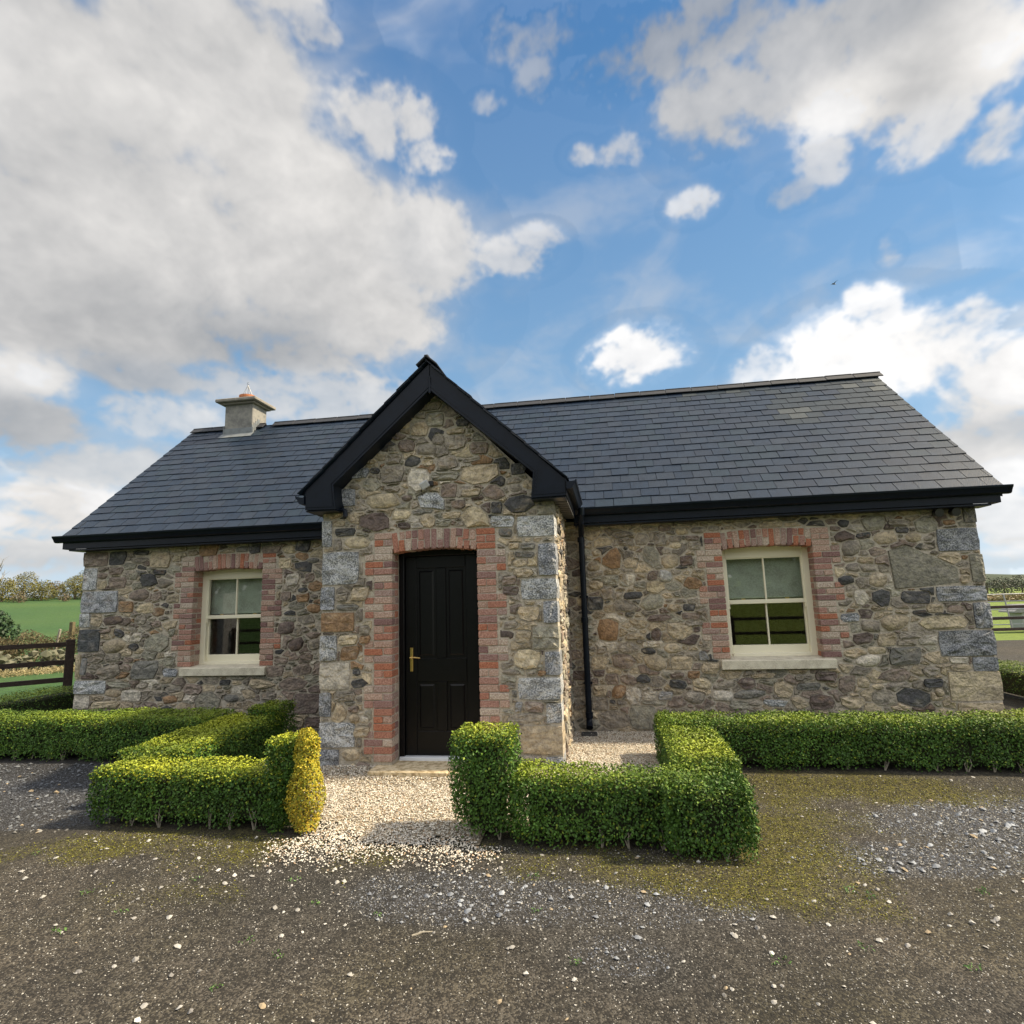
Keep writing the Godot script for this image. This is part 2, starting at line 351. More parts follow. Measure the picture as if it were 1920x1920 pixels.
func cell_bytes(size: int, freq: float, what: int, seed_: int) -> PackedByteArray:
	var n := FastNoiseLite.new()
	n.seed = seed_
	n.noise_type = FastNoiseLite.TYPE_CELLULAR
	n.frequency = freq
	n.fractal_type = FastNoiseLite.FRACTAL_NONE
	n.cellular_return_type = what
	n.cellular_jitter = 1.0
	var im := n.get_seamless_image(size, size, false, false, 0.08)
	im.convert(Image.FORMAT_L8)
	return im.get_data()


func grey_tex(b: PackedByteArray, size: int) -> ImageTexture:
	return ImageTexture.create_from_image(Image.create_from_data(size, size, false, Image.FORMAT_L8, b))


# stops: [[value 0..1, linear rgb]]; sources are weighted noises
func ramp_tex(size: int, sources: Array, weights: Array, stops: Array, gain := 1.0) -> ImageTexture:
	var lut := PackedByteArray()
	lut.resize(256 * 3)
	for i in 256:
		var t := clampf((i / 255.0 - 0.5) * gain + 0.5, 0.0, 1.0)
		var c: Array = stops[-1][1]
		for k in range(stops.size() - 1):
			if t <= stops[k + 1][0] and t >= stops[k][0]:
				var f: float = (t - stops[k][0]) / maxf(stops[k + 1][0] - stops[k][0], 1e-5)
				c = [lerpf(stops[k][1][0], stops[k + 1][1][0], f), lerpf(stops[k][1][1], stops[k + 1][1][1], f), lerpf(stops[k][1][2], stops[k + 1][1][2], f)]
				break
		if t < stops[0][0]: c = stops[0][1]
		var s := Color(c[0], c[1], c[2]).linear_to_srgb()
		lut[i * 3] = int(clampf(s.r, 0, 1) * 255); lut[i * 3 + 1] = int(clampf(s.g, 0, 1) * 255); lut[i * 3 + 2] = int(clampf(s.b, 0, 1) * 255)
	var out := PackedByteArray()
	out.resize(size * size * 3)
	var n := sources.size()
	var a: PackedByteArray = sources[0]
	var b: PackedByteArray = sources[mini(1, n - 1)]
	var c3: PackedByteArray = sources[mini(2, n - 1)]
	var wa: float = weights[0]
	var wb: float = weights[1] if n > 1 else 0.0
	var wc: float = weights[2] if n > 2 else 0.0
	for i in size * size:
		var v := clampi(int(a[i] * wa + b[i] * wb + c3[i] * wc), 0, 255) * 3
		out[i * 3] = lut[v]; out[i * 3 + 1] = lut[v + 1]; out[i * 3 + 2] = lut[v + 2]
	return ImageTexture.create_from_image(Image.create_from_data(size, size, false, Image.FORMAT_RGB8, out))


func mat(c: Array, rough: float, tex: Texture2D = null, tile := 1.0, bump: Texture2D = null, cm := 0.0) -> StandardMaterial3D:
	var m := StandardMaterial3D.new()
	m.albedo_color = Color(c[0], c[1], c[2]).linear_to_srgb()     # multiplies a texture whose mean is well below 1
	m.roughness = rough
	m.vertex_color_use_as_albedo = true
	if tex:
		m.albedo_texture = tex
	if bump:
		m.heightmap_enabled = true
		m.heightmap_texture = bump
		m.heightmap_scale = cm
	if tex or bump:
		m.uv1_triplanar = true
		m.uv1_world_triplanar = true
		m.uv1_triplanar_sharpness = 4.0
		m.uv1_scale = Vector3.ONE / tile
	return m


func make_materials() -> void:
	var V := FastNoiseLite.TYPE_SIMPLEX_SMOOTH
	var VAL := FastNoiseLite.TYPE_VALUE
	var soft := noise_bytes(512, 0.012, V, 11, 5)
	var fine := noise_bytes(512, 0.11, V, 12, 3)
	var mid := noise_bytes(512, 0.035, V, 13, 4)
	var speck := noise_bytes(512, 0.16, V, 14, 2)
	var cells := cell_bytes(512, 0.055, FastNoiseLite.RETURN_DISTANCE, 15)
	var relief := grey_tex(noise_bytes(512, 0.03, V, 16, 6), 512)
	var fine_relief := grey_tex(noise_bytes(512, 0.13, V, 17, 3), 512)
	# rubble stone: mottled, rusty and grey blotches with a fine grain
	var stone_t := ramp_tex(512, [soft, mid, fine], [0.45, 0.35, 0.2], [[0.0, [0.40, 0.40, 0.40]], [0.3, [0.60, 0.59, 0.585]], [0.5, [0.80, 0.785, 0.76]], [0.65, [0.95, 0.92, 0.86]], [1.0, [1.0, 1.0, 1.0]]], 1.35)
	M.stone = mat([1.2, 1.19, 1.18], 0.88, stone_t, 0.7, relief, 1.3)
	# hammered limestone: dark and pale flecks
	var lime_t := ramp_tex(512, [speck, mid, soft], [0.55, 0.2, 0.25], [[0.0, [0.20, 0.21, 0.23]], [0.42, [0.45, 0.47, 0.50]], [0.58, [0.97, 0.98, 1.0]], [1.0, [1.0, 1.0, 1.0]]], 1.7)
	M.limestone = mat([1.3, 1.3, 1.3], 0.85, lime_t, 1.9, relief, 3.0)
	var mortar_t := ramp_tex(512, [soft, fine], [0.55, 0.45], [[0.0, [0.66, 0.64, 0.62]], [0.5, [0.88, 0.87, 0.86]], [1.0, [1.0, 1.0, 1.0]]], 1.8)
	M.mortar = mat([0.54, 0.485, 0.40], 0.95, mortar_t, 0.9, relief, 1.2)
	# brick: red body with lime smears
	var brick_t := ramp_tex(512, [mid, fine], [0.65, 0.35], [[0.0, [0.55, 0.45, 0.42]], [0.45, [0.78, 0.66, 0.62]], [0.62, [0.92, 0.86, 0.82]], [0.8, [1.0, 1.0, 0.98]], [1.0, [1.0, 1.0, 1.0]]], 2.0)
	var tones := [[0.41, 0.17, 0.115], [0.46, 0.22, 0.16], [0.40, 0.20, 0.155], [0.48, 0.30, 0.23], [0.31, 0.165, 0.14], [0.52, 0.38, 0.30], [0.43, 0.15, 0.085], [0.38, 0.24, 0.20], [0.45, 0.27, 0.205], [0.25, 0.13, 0.115]]
	for i in tones.size():
		M["brick%d" % i] = mat([tones[i][0] * 1.22, tones[i][1] * 1.52, tones[i][2] * 1.66], 0.9, brick_t, 0.45, fine_relief, 0.5)
	M.brick_joint = mat([0.50, 0.40, 0.33], 0.95, mortar_t, 0.9, relief, 0.8)
	# slate
	var slate_t := ramp_tex(512, [soft, mid, fine], [0.4, 0.35, 0.25], [[0.0, [0.55, 0.55, 0.56]], [0.5, [0.82, 0.82, 0.83]], [1.0, [1.0, 1.0, 1.0]]], 2.0)
	var st := [[0.016, 0.030, 0.055], [0.020, 0.034, 0.059], [0.013, 0.026, 0.050], [0.023, 0.035, 0.056], [0.018, 0.029, 0.051], [0.018, 0.033, 0.053]]
	for i in st.size():
		M["slate%d" % i] = mat(st[i], 0.46, slate_t, 1.3, fine_relief, 0.25)
		M["slate%d" % i].metallic_specular = 0.36
	M.slate_mossy = mat([0.023, 0.036, 0.045], 0.58, slate_t, 0.8, fine_relief, 0.3)
	M.slate_faint = mat([0.021, 0.034, 0.049], 0.52, slate_t, 0.9, fine_relief, 0.3)
	M.slate_faint.metallic_specular = 0.36
	M.ridge = mat([0.030, 0.033, 0.042], 0.75, slate_t, 0.9, fine_relief, 0.2)
	M.upvc = mat([0.005, 0.0095, 0.019], 0.33, slate_t, 2.0)
	M.upvc.metallic_specular = 0.33
	M.soffit = mat([0.05, 0.05, 0.05], 0.6)
	M.white_trim = mat([0.45, 0.47, 0.48], 0.5)
	M.concrete = mat([0.30, 0.275, 0.245], 0.92, mortar_t, 1.6, fine_relief, 0.3)
	M.chimney = mat([0.29, 0.285, 0.275], 0.92, stone_t, 2.4, fine_relief, 0.3)
	M.sill = mat([0.74, 0.69, 0.56], 0.85, mortar_t, 1.1, fine_relief, 0.15)
	M.cream = mat([0.84, 0.79, 0.62], 0.42)
	M.door = mat([0.0026, 0.0028, 0.0042], 0.36, slate_t, 1.5, fine_relief, 0.05)
	M.door.metallic_specular = 0.38
	M.brass = mat([0.75, 0.52, 0.20], 0.28)
	M.brass.metallic = 1.0
	M.lead = mat([0.20, 0.22, 0.235], 0.6, mortar_t, 1.0)
	M.pot = mat([0.50, 0.19, 0.09], 0.85, mortar_t, 0.6)
	M.steel = mat([0.22, 0.23, 0.25], 0.5)
	M.steel.metallic = 0.5
	M.galv = mat([0.36, 0.37, 0.38], 0.55)
	M.galv.metallic = 0.4
	M.glass = StandardMaterial3D.new()
	M.glass.transparency = BaseMaterial3D.TRANSPARENCY_ALPHA
	M.glass.albedo_color = Color(0.05, 0.09, 0.06, 0.05)
	M.glass.roughness = 0.02
	M.blind = mat([0.42, 0.50, 0.41], 0.9, mortar_t, 1.8)
	M.room = mat([0.008, 0.008, 0.008], 0.95)
	M.dark_plastic = mat([0.010, 0.010, 0.011], 0.4)
	M.grey_plastic = mat([0.45, 0.46, 0.47], 0.5)
	var paving_t := ramp_tex(512, [soft, mid], [0.6, 0.4], [[0.0, [0.48, 0.42, 0.34]], [0.4, [0.75, 0.70, 0.60]], [0.6, [0.95, 0.92, 0.86]], [1.0, [1.0, 1.0, 1.0]]], 2.2)
	M.step = mat([0.68, 0.58, 0.41], 0.85, paving_t, 0.7, fine_relief, 0.2)
	M.upvc_white = mat([0.72, 0.75, 0.80], 0.4)
	# yard: dark grit with pale chips
	var gcell := cell_bytes(1024, 0.13, FastNoiseLite.RETURN_CELL_VALUE, 21)
	var gdist := cell_bytes(1024, 0.13, FastNoiseLite.RETURN_DISTANCE, 21)
	var gfine := noise_bytes(1024, 0.2, V, 22, 2)
	var gsoft := noise_bytes(1024, 0.01, V, 23, 4)
	for i in gdist.size(): gdist[i] = 255 - gdist[i]
	var grit_t := ramp_tex(1024, [gcell, gfine, gsoft], [0.5, 0.25, 0.25], [[0.0, [0.12, 0.11, 0.10]], [0.45, [0.26, 0.245, 0.22]], [0.62, [0.46, 0.44, 0.40]], [0.78, [0.85, 0.84, 0.80]], [1.0, [1.0, 1.0, 1.0]]], 2.0)
	M.yard = mat([0.36, 0.36, 0.37], 0.95, grit_t, 1.25, grey_tex(gdist, 1024), 0.5)
	M.bed = mat([0.72, 0.62, 0.47], 0.95, grit_t, 0.9, grey_tex(gdist, 1024), 1.0)
	var grass_t := ramp_tex(512, [soft, fine, mid], [0.3, 0.45, 0.25], [[0.0, [0.35, 0.42, 0.25]], [0.5, [0.72, 0.78, 0.6]], [1.0, [1.0, 1.0, 0.9]]], 2.2)
	M.field = mat([1.0, 1.0, 1.0], 0.95, grass_t, 2.3, fine_relief, 3.0)
	M.wood = mat([0.050, 0.032, 0.027], 0.85, stone_t, 0.8, relief, 0.8)
	M.post_wood = mat([0.16, 0.13, 0.07], 0.9, stone_t, 0.8)
	M.bark = mat([0.17, 0.14, 0.105], 0.95, stone_t, 0.5, relief, 1.0)
	M.pale_bark = mat([0.36, 0.33, 0.27], 0.95, stone_t, 0.5)
	M.hills = mat([0.06, 0.075, 0.05], 1.0, grass_t, 60.0)
	M.leaf = mat([1.0, 1.0, 1.0], 0.5)
	M.leaf.backlight_enabled = true
	M.leaf.backlight = Color(0.3, 0.3, 0.3)
	M.leaf.metallic_specular = 0.35
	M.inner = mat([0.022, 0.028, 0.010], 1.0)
	M.pebble = mat([1.0, 1.0, 1.0], 0.85)
	M.pillar = mat([0.30, 0.30, 0.31], 0.9, mortar_t, 1.5)


# ---------------------------------------------------------------- sky
func make_sky() -> PanoramaSkyMaterial:
	var w := 3072
	var h := 1536
	var px := PackedFloat32Array()
	px.resize(w * h * 3)
	var n := FastNoiseLite.new()
	n.seed = 7; n.noise_type = FastNoiseLite.TYPE_SIMPLEX_SMOOTH; n.frequency = 1.0; n.fractal_octaves = 6; n.fractal_gain = 0.52
	var n2 := FastNoiseLite.new()
	n2.seed = 31; n2.noise_type = FastNoiseLite.TYPE_SIMPLEX_SMOOTH; n2.frequency = 1.0; n2.fractal_octaves = 3
	var sun := Vector3(0.690, 0.719, -0.085)
	for j in h:
		var el := (0.5 - (j + 0.5) / h) * PI
		var eld := rad_to_deg(el)
		if eld < -2.0:
			for i in w * 3: px[j * w * 3 + i] = 0.13 if i % 3 != 2 else 0.10
			continue
		var near := []                       # the clouds that cross this height
		for b in CLOUDS:
			if absf(eld - b[1]) < b[3] * 1.5 + 4.0: near.append(b)
		var i := 0
		while i < w:
			var az := (i + 0.5) / w * TAU
			if az > PI: az -= TAU
			var azd := rad_to_deg(az)
			var front := absf(azd + 9.0) < 72.0 and eld < 58.0
			var d := Vector3(sin(az) * cos(el), sin(el), -cos(az) * cos(el))
			var ye := maxf(d.y, 0.0)
			var s := clampf(eld / 50.0, 0.0, 1.0)
			var to_sun := clampf(d.dot(sun), 0.0, 1.0)
			var blue := Vector3(lerpf(0.33, 0.045, pow(s, 0.55)), lerpf(0.60, 0.175, pow(s, 0.62)), lerpf(0.80, 0.415, pow(s, 0.8)))
			var haze := pow(1.0 - s, 5.0) * 0.75
			blue = blue.lerp(Vector3(0.75, 0.84, 0.90), haze)
			blue *= 0.62 + 0.3 * pow(to_sun, 3.0)
			var q := Vector3(d.x, 0.0, d.z) / (ye + 0.28) * 1.6
			var wob := n2.get_noise_3d(q.x * 1.3, 5.0, q.z * 1.3)
			var f1 := n.get_noise_3d(q.x * 1.5 + wob * 0.5, ye * 3.0, q.z * 1.5 + wob * 0.4)
			var f2 := n.get_noise_3d(d.x * 5.0 + 9.0 + wob * 0.6, d.y * 6.5, d.z * 5.0)
			var f3 := 0.0
			if front:
				f3 = n.get_noise_3d(d.x * 19.0 + wob, d.y * 24.0, d.z * 19.0 + 4.0)
				f3 += 0.35 * n.get_noise_3d(d.x * 52.0, d.y * 60.0 + 7.0, d.z * 52.0 + f3)
			var cover := -1.0
			var bright := 0.6
			var strength := 1.0
			var halo := 0.0
			# the open sky out of view: broken cloud, brightened to fill the shaded front
			var far := smoothstep(40.0, 62.0, absf(azd + 9.0)) if eld < 50.0 else 1.0
			if eld >= 46.0: far = maxf(far, smoothstep(46.0, 58.0, eld))
			if far > 0.0:
				cover = f1 * 1.6 + 0.55 - (1.0 - far) * 1.2
				bright = 0.62 + f2 * 0.5 + 0.12 * to_sun
			if front:
				var wsum := 0.0
				var bsum := 0.0
				var ssum := 0.0
				var zsum := 0.0
				var best := -1.0
				for b in near:
					var dx: float = (azd - b[0]) / b[2]
					var dy: float = (eld - b[1]) / b[3]
					var r := dx * dx + dy * dy
					if r > 2.6: continue
					var f := 1.0 - r
					best = maxf(best, f)
					var k := exp(f * 2.4)
					wsum += k; bsum += k * float(b[5]); ssum += k * float(b[4]); zsum += k * minf(b[2], b[3])
				if wsum > 0.0:
					var st: float = ssum / wsum
					var c2: float = minf(best, 0.85) * (0.25 + 1.55 * st) + f2 * 1.15 + f3 * clampf(4.2 * wsum / zsum, 0.55, 1.5) + f1 * 0.35 - 0.16 - far * 2.5
					if c2 > cover:
						cover = maxf(cover, c2)
						bright = pow(clampf(bsum / wsum + f2 * 0.12 + f3 * 0.07 + f1 * 0.11 + 0.01, 0.02, 1.0), 1.75)
						strength = ssum / wsum
					bright = lerpf(0.45, bright, smoothstep(-1.2, 0.1, best + far * 2.0))
					halo = (1.0 - far) * 0.40 * smoothstep(-0.9, 0.7, best + f1 * 0.6 + f2 * 0.4) * smoothstep(0.55, 1.0, st) * smoothstep(2.0, 7.0, zsum / wsum)
			var a := pow(smoothstep(-0.75, 0.95, cover), 1.25) * lerpf(strength, 1.0, 0.3)
			a = maxf(a, halo)
			# thin veils between the clouds
			a = a + (1.0 - a) * (0.09 + 0.42 * smoothstep(-0.25, 0.75, f1 + 0.5 * f2 + 0.2 * f3) * (0.55 + 0.45 * (1.0 - s)))
			if eld < 6.0: a = maxf(a, 0.35 * (1.0 - eld / 6.0) + a * 0.5)
			bright = clampf(bright, 0.05, 1.0)
			var white := Vector3(0.105, 0.120, 0.143).lerp(Vector3(0.625, 0.615, 0.605), bright)
			white *= lerpf(1.0, 1.6 + 0.25 * to_sun, far)
			if bright < 0.72: white = white * Vector3(1.02, 1.0, 0.97)
			var c := blue.lerp(white, a)
			var step := 1 if front else 4
			for k in step:
				if i + k < w:
					var at := (j * w + i + k) * 3
					px[at] = c.x; px[at + 1] = c.y; px[at + 2] = c.z
			i += step
	var im := Image.create_from_data(w, h, false, Image.FORMAT_RGBF, px.to_byte_array())
	var m := PanoramaSkyMaterial.new()
	m.panorama = ImageTexture.create_from_image(im)
	return m


# ---------------------------------------------------------------- stonework
func outline(cx: float, cy: float, w: float, h: float, kind: String) -> PackedVector2Array:
	var p := PackedVector2Array()
	var n := 10
	var e := 5.0
	var j := 0.05
	match kind:
		"e": n = 8; e = 3.6; j = 0.16
		"a": n = 7; e = 4.2; j = 0.22
		"q": n = 12; e = 16.0; j = 0.02
	if w > 0.5 and kind == "a" and h > 0.3:
		for q in [[-0.5, 0.40], [-0.22, 0.5], [0.14, 0.24], [0.5, -0.06], [0.5, -0.40], [0.2, -0.44], [-0.46, -0.5]]: p.append(Vector2(cx + q[0] * w, cy + q[1] * h))
		return p
	var start := rnd(0.0, TAU)
	var spin := rnd(-0.07, 0.07) if kind != "q" else 0.0
	var shear := rnd(-0.16, 0.16) if kind != "q" else 0.0
	if kind == "r" or kind == "q": start = 0.0
	for k in n:
		var a := start + TAU * (k + (rnd(-0.25, 0.25) if kind == "a" else 0.0)) / n
		if kind == "q": a = [0.12, PI * 0.25, 1.3, 1.85, PI * 0.75, 3.02, 3.3, PI * 1.25, 4.5, 4.95, PI * 1.75, 6.15][k]
		elif kind == "r": a = [0.15, 0.72, 0.9, 2.2, 2.4, 3.0, 3.4, 3.9, 4.15, 5.4][k]
		var c := cos(a)
		var s := sin(a)
		var r := pow(pow(absf(c), e) + pow(absf(s), e), -1.0 / e)
		r *= 1.0 + rnd(-j, j * 0.6)
		var px := c * r * w * 0.5 + s * r * h * 0.5 * shear
		var py := s * r * h * 0.5 + c * r * w * 0.5 * spin
		p.append(Vector2(cx + px, cy + py))
	return p


func stone_shape(st: SurfaceTool, poly: PackedVector2Array, f: Transform3D, bulge: float, c: Color, sharp: bool, back := -0.006) -> void:
	var m := centre(poly)
	var r := sqrt(area(poly) / PI)
	var n := poly.size()
	var k1 := clampf(0.008 / r, 0.04, 0.25) if not sharp else clampf(0.004 / r, 0.02, 0.14)
	var k2 := 0.42
	var rings := [[], [], []]
	var cols := [[], []]
	var tilt := Vector2(rnd(-0.05, 0.05), rnd(-0.07, 0.05))
	var vein := col(TONE[["t", "o", "g", "d", "w", "n"][rng.randi() % 6]])
	for i in n:
		var p := poly[i]
		var a := p.lerp(m, k1)
		var b := p.lerp(m, k2 + rnd(-0.1, 0.1))
		rings[0].append(f * Vector3(p.x, p.y, back))
		rings[1].append(f * Vector3(a.x, a.y, maxf(0.003, bulge * (0.55 if not sharp else 0.85) + clampf((a - m).dot(tilt), -0.008, 0.010))))
		rings[2].append(f * Vector3(b.x, b.y, maxf(0.004, bulge * rnd(0.5, 1.7) + clampf((b - m).dot(tilt), -0.008, 0.010))))
		cols[0].append(c * rnd(0.80, 1.12)); cols[1].append((c.lerp(vein, rnd(0.0, 0.45)) if rng.randf() < 0.5 else c) * rnd(0.78, 1.22))
	var top := f * Vector3(m.x, m.y, bulge * rnd(0.9, 1.3))
	var o := f.basis.z
	if not sharp: st.set_smooth_group(0)
	for i in n:
		var j := (i + 1) % n
		var side := f.basis * Vector3(poly[i].x + poly[j].x - 2 * m.x, poly[i].y + poly[j].y - 2 * m.y, r)
		st.set_color(cols[0][i] * 0.96)
		quad(st, rings[0][i], rings[0][j], rings[1][j], rings[1][i], side)
		_ctri(st, rings[1][i], cols[0][i], rings[1][j], cols[0][j], rings[2][j], cols[1][j], o)
		_ctri(st, rings[1][i], cols[0][i], rings[2][j], cols[1][j], rings[2][i], cols[1][i], o)
		_ctri(st, rings[2][i], cols[1][i], rings[2][j], cols[1][j], top, c, o)
	st.set_smooth_group(-1)


func _ctri(st: SurfaceTool, a: Vector3, ca: Color, b: Vector3, cb: Color, c: Vector3, cc: Color, out: Vector3) -> void:
	var flip := (b - a).cross(c - a).dot(out) > 0.0
	st.set_color(ca); st.add_vertex(a)
	if flip:
		st.set_color(cc); st.add_vertex(c)
		st.set_color(cb); st.add_vertex(b)
	else:
		st.set_color(cb); st.add_vertex(b)
		st.set_color(cc); st.add_vertex(c)


func grow(poly: PackedVector2Array, by: float) -> PackedVector2Array:
	if Geometry2D.is_polygon_clockwise(poly): poly.reverse()
	var r := Geometry2D.offset_polygon(poly, by, Geometry2D.JOIN_MITER)
	var best := PackedVector2Array()
	for q in r:
		if area(q) > area(best): best = q
	return best


# fills what the laid stones leave of a wall with smaller rubble; returns outlines
func rubble(bounds: PackedVector2Array, taken: Array, seed_: int, density := 1.0) -> Array:
	var r := RandomNumberGenerator.new()
	r.seed = seed_
	var lo := Vector2(1e9, 1e9)
	var hi := -lo
	for p in bounds:
		lo = lo.min(p); hi = hi.max(p)
	var boxes := []
	for t in taken:
		var b := Rect2(t[0], Vector2.ZERO)
		for p in t: b = b.expand(p)
		boxes.append(b)
	var seeds := []
	var grid := {}
	var tries := int((hi.x - lo.x) * (hi.y - lo.y) * 520 * density)
	for big in [0.125, 0.09, 0.06, 0.04]:
		for k in int(tries * (0.16 if big > 0.07 else 0.5)):
			var p := Vector2(r.randf_range(lo.x, hi.x), r.randf_range(lo.y, hi.y))
			var rad: float = big * r.randf_range(0.85, 1.2)
			if not Geometry2D.is_point_in_polygon(p, bounds): continue
			var bad := false
			for i in taken.size():
				if boxes[i].has_point(p) and Geometry2D.is_point_in_polygon(p, taken[i]):
					bad = true
					break
			if bad: continue
			var cell := Vector2i(floori(p.x / 0.25), floori(p.y / 0.25))
			for gx in [-1, 0, 1]:
				for gy in [-1, 0, 1]:
					for s in grid.get(cell + Vector2i(gx, gy), []):
						var dd := Vector2(p.x - s[0].x, (p.y - s[0].y) * 1.75)
						if dd.length() < (rad + s[1]) * 0.92:
							bad = true
							break
					if bad: break
				if bad: break
			if bad: continue
			seeds.append([p, rad])
			if not grid.has(cell): grid[cell] = []
			grid[cell].append([p, rad])
	var out := []
	for s in seeds:
		var p: Vector2 = s[0]
		var lean := r.randf_range(-0.6, 0.6)
		var reach: float = s[1] * 2.1
		var cellp := PackedVector2Array()
		for k in 10:
			var a := TAU * (k + r.randf_range(-0.3, 0.3)) / 10.0
			var q := Vector2(cos(a), sin(a)) * reach * r.randf_range(0.75, 1.0)
			cellp.append(p + Vector2(q.x, q.y / 1.75 + q.x * lean * 0.3))
		var cell := Vector2i(floori(p.x / 0.25), floori(p.y / 0.25))
		for gx in [-1, 0, 1]:
			for gy in [-1, 0, 1]:
				for t in grid.get(cell + Vector2i(gx, gy), []):
					if t[0] == p: continue
					# the line that parts the two stones
					var ab := Vector2(t[0].x - p.x, (t[0].y - p.y) * 3.06)
					var dist := Vector2(t[0].x - p.x, (t[0].y - p.y) * 1.75).length()
					if dist > 0.5: continue
					var share: float = 0.5 + (s[1] * s[1] - t[1] * t[1]) / (2.0 * dist * dist)
					var m: Vector2 = p.lerp(t[0], clampf(share, 0.25, 0.75))
					cellp = cut(cellp, m, ab)
					if cellp.size() < 3: break
		if cellp.size() < 3: continue
		var b := Rect2(cellp[0], Vector2.ZERO)
		for q in cellp: b = b.expand(q)
		var pieces := [cellp]
		for i in taken.size():
			if not boxes[i].intersects(b): continue
			var next := []
			for q in pieces:
				for piece in Geometry2D.clip_polygons(q, taken[i]):
					if not Geometry2D.is_polygon_clockwise(piece): next.append(piece)
			pieces = next
		for q in pieces:
			for inside in Geometry2D.intersect_polygons(q, bounds):
				var g := grow(inside, -r.randf_range(0.0075, 0.0115))
				if g.size() < 3 or area(g) < 0.0007: continue
				out.append(smooth_outline(g, r))
	return out


func cut(poly: PackedVector2Array, at: Vector2, n: Vector2) -> PackedVector2Array:
	var out := PackedVector2Array()
	for i in poly.size():
		var a := poly[i]
		var b := poly[(i + 1) % poly.size()]
		var da := (a - at).dot(n)
		var db := (b - at).dot(n)
		if da <= 0.0: out.append(a)
		if (da < 0.0 and db > 0.0) or (da > 0.0 and db < 0.0):
			out.append(a.lerp(b, da / (da - db)))
	return out


func smooth_outline(poly: PackedVector2Array, r: RandomNumberGenerator) -> PackedVector2Array:
	var keep := PackedVector2Array()
	var small := sqrt(area(poly)) * 0.2
	for p in poly:
		if keep.is_empty() or keep[-1].distance_to(p) > small: keep.append(p)
	if keep.size() > 3 and keep[0].distance_to(keep[-1]) < small: keep.remove_at(keep.size() - 1)
	if keep.size() < 3: return poly
	if keep.size() > 7: return keep
	var out := PackedVector2Array()
	for i in keep.size():
		var a := keep[i]
		var b := keep[(i + 1) % keep.size()]
		var t := r.randf_range(0.04, 0.15)
		out.append(a.lerp(b, t)); out.append(a.lerp(b, 1.0 - t))
	return out


var pieces := []      # [how large it shows, mesh, material, parent] of every stone, so that the 300 largest become parts
var bricks := []
var slates := []
var slate_mesh := []
var brick_mesh := {}


func lay_stones(list: Array, wall: Node3D, f: Transform3D, bounds: PackedVector2Array, holes: Array, seed_: int, corners: Array) -> void:
	var taken := []
	for h in holes: taken.append(h)
	for given in list:
		var a: Array = given.duplicate()
		if a[4].ends_with("q"):                 # cornerstones stand a little proud of both faces
			var e0: float = a[0] - a[2] / 2.0
			var e1: float = a[0] + a[2] / 2.0
			if absf(e0 - corners[0]) < 0.1: e0 = corners[0] - rnd(0.006, 0.016)
			if absf(e1 - corners[1]) < 0.1: e1 = maxf(e1, corners[1] + rnd(0.006, 0.016))
			a[0] = (e0 + e1) / 2.0; a[2] = e1 - e0
		var kind: String = a[4].right(1)
		var tone: String = a[4].left(1)
		var more := 0.0 if kind == "q" else 0.008
		var poly := outline(a[0], a[1], a[2] + more, a[3] + more, kind)
		if Geometry2D.is_polygon_clockwise(poly): poly.reverse()
		taken.append(grow(poly, 0.006))
		var lime: bool = tone in ["b", "l"] and (kind == "q" or a[2] > 0.2)
		var back := -0.006
		var bulge := rnd(0.016, 0.036)
		if kind == "q":
			back = -0.30 if a[3] < a[2] * 0.8 else -0.22
			bulge = rnd(0.014, 0.03)
		var st := S()
		stone_shape(st, poly, f, bulge, col(TONE[tone], rnd(0.84, 1.14)), kind != "e" or rng.randf() < 0.4, back)
		pieces.append([shows(f * Vector3(a[0], a[1], 0), f.basis.z, area(poly)), done(st), M.limestone if lime else M.stone, wall])
	add_rubble(wall, f, bounds, taken, seed_)


func add_rubble(wall: Node3D, f: Transform3D, bounds: PackedVector2Array, taken: Array, seed_: int, worth := 1.0) -> void:
	var choice := "gggttttgnnnygtptPotgpnNdwp"
	for poly in rubble(bounds, taken, seed_):
		var st := S()
		var tone := choice[rng.randi() % choice.length()]
		stone_shape(st, poly, f, rnd(0.010, 0.028), col(TONE[tone], rnd(0.68, 1.18)), rng.randf() < 0.85)
		var c := centre(poly)
		pieces.append([shows(f * Vector3(c.x, c.y, 0), f.basis.z, area(poly)) * worth, done(st), M.stone, wall])


# the pieces that show largest become parts of their own, the rest one part of kind stuff
func settle(list: Array, called: String, rest_name: String, rest_parent: Node3D, most := 300) -> void:
	list.sort_custom(func(a, b): return a[0] > b[0])
	var rest := {}
	for i in list.size():
		var p: Array = list[i]
		if i < most:
			var o := put(called, p[1], p[2], p[3])
			if p.size() > 4: o.transform = p[4]
			continue
		if not rest.has(p[2]):
			rest[p[2]] = SurfaceTool.new()
			rest[p[2]].begin(Mesh.PRIMITIVE_TRIANGLES)
		rest[p[2]].append_from(p[1], 0, p[4] if p.size() > 4 else Transform3D())
	if rest.size():
		var mesh := ArrayMesh.new()
		for m in rest:
			rest[m].set_material(m)
			mesh = rest[m].commit(mesh)
		tag(put(rest_name, mesh, null, rest_parent), "", "", "", "stuff")


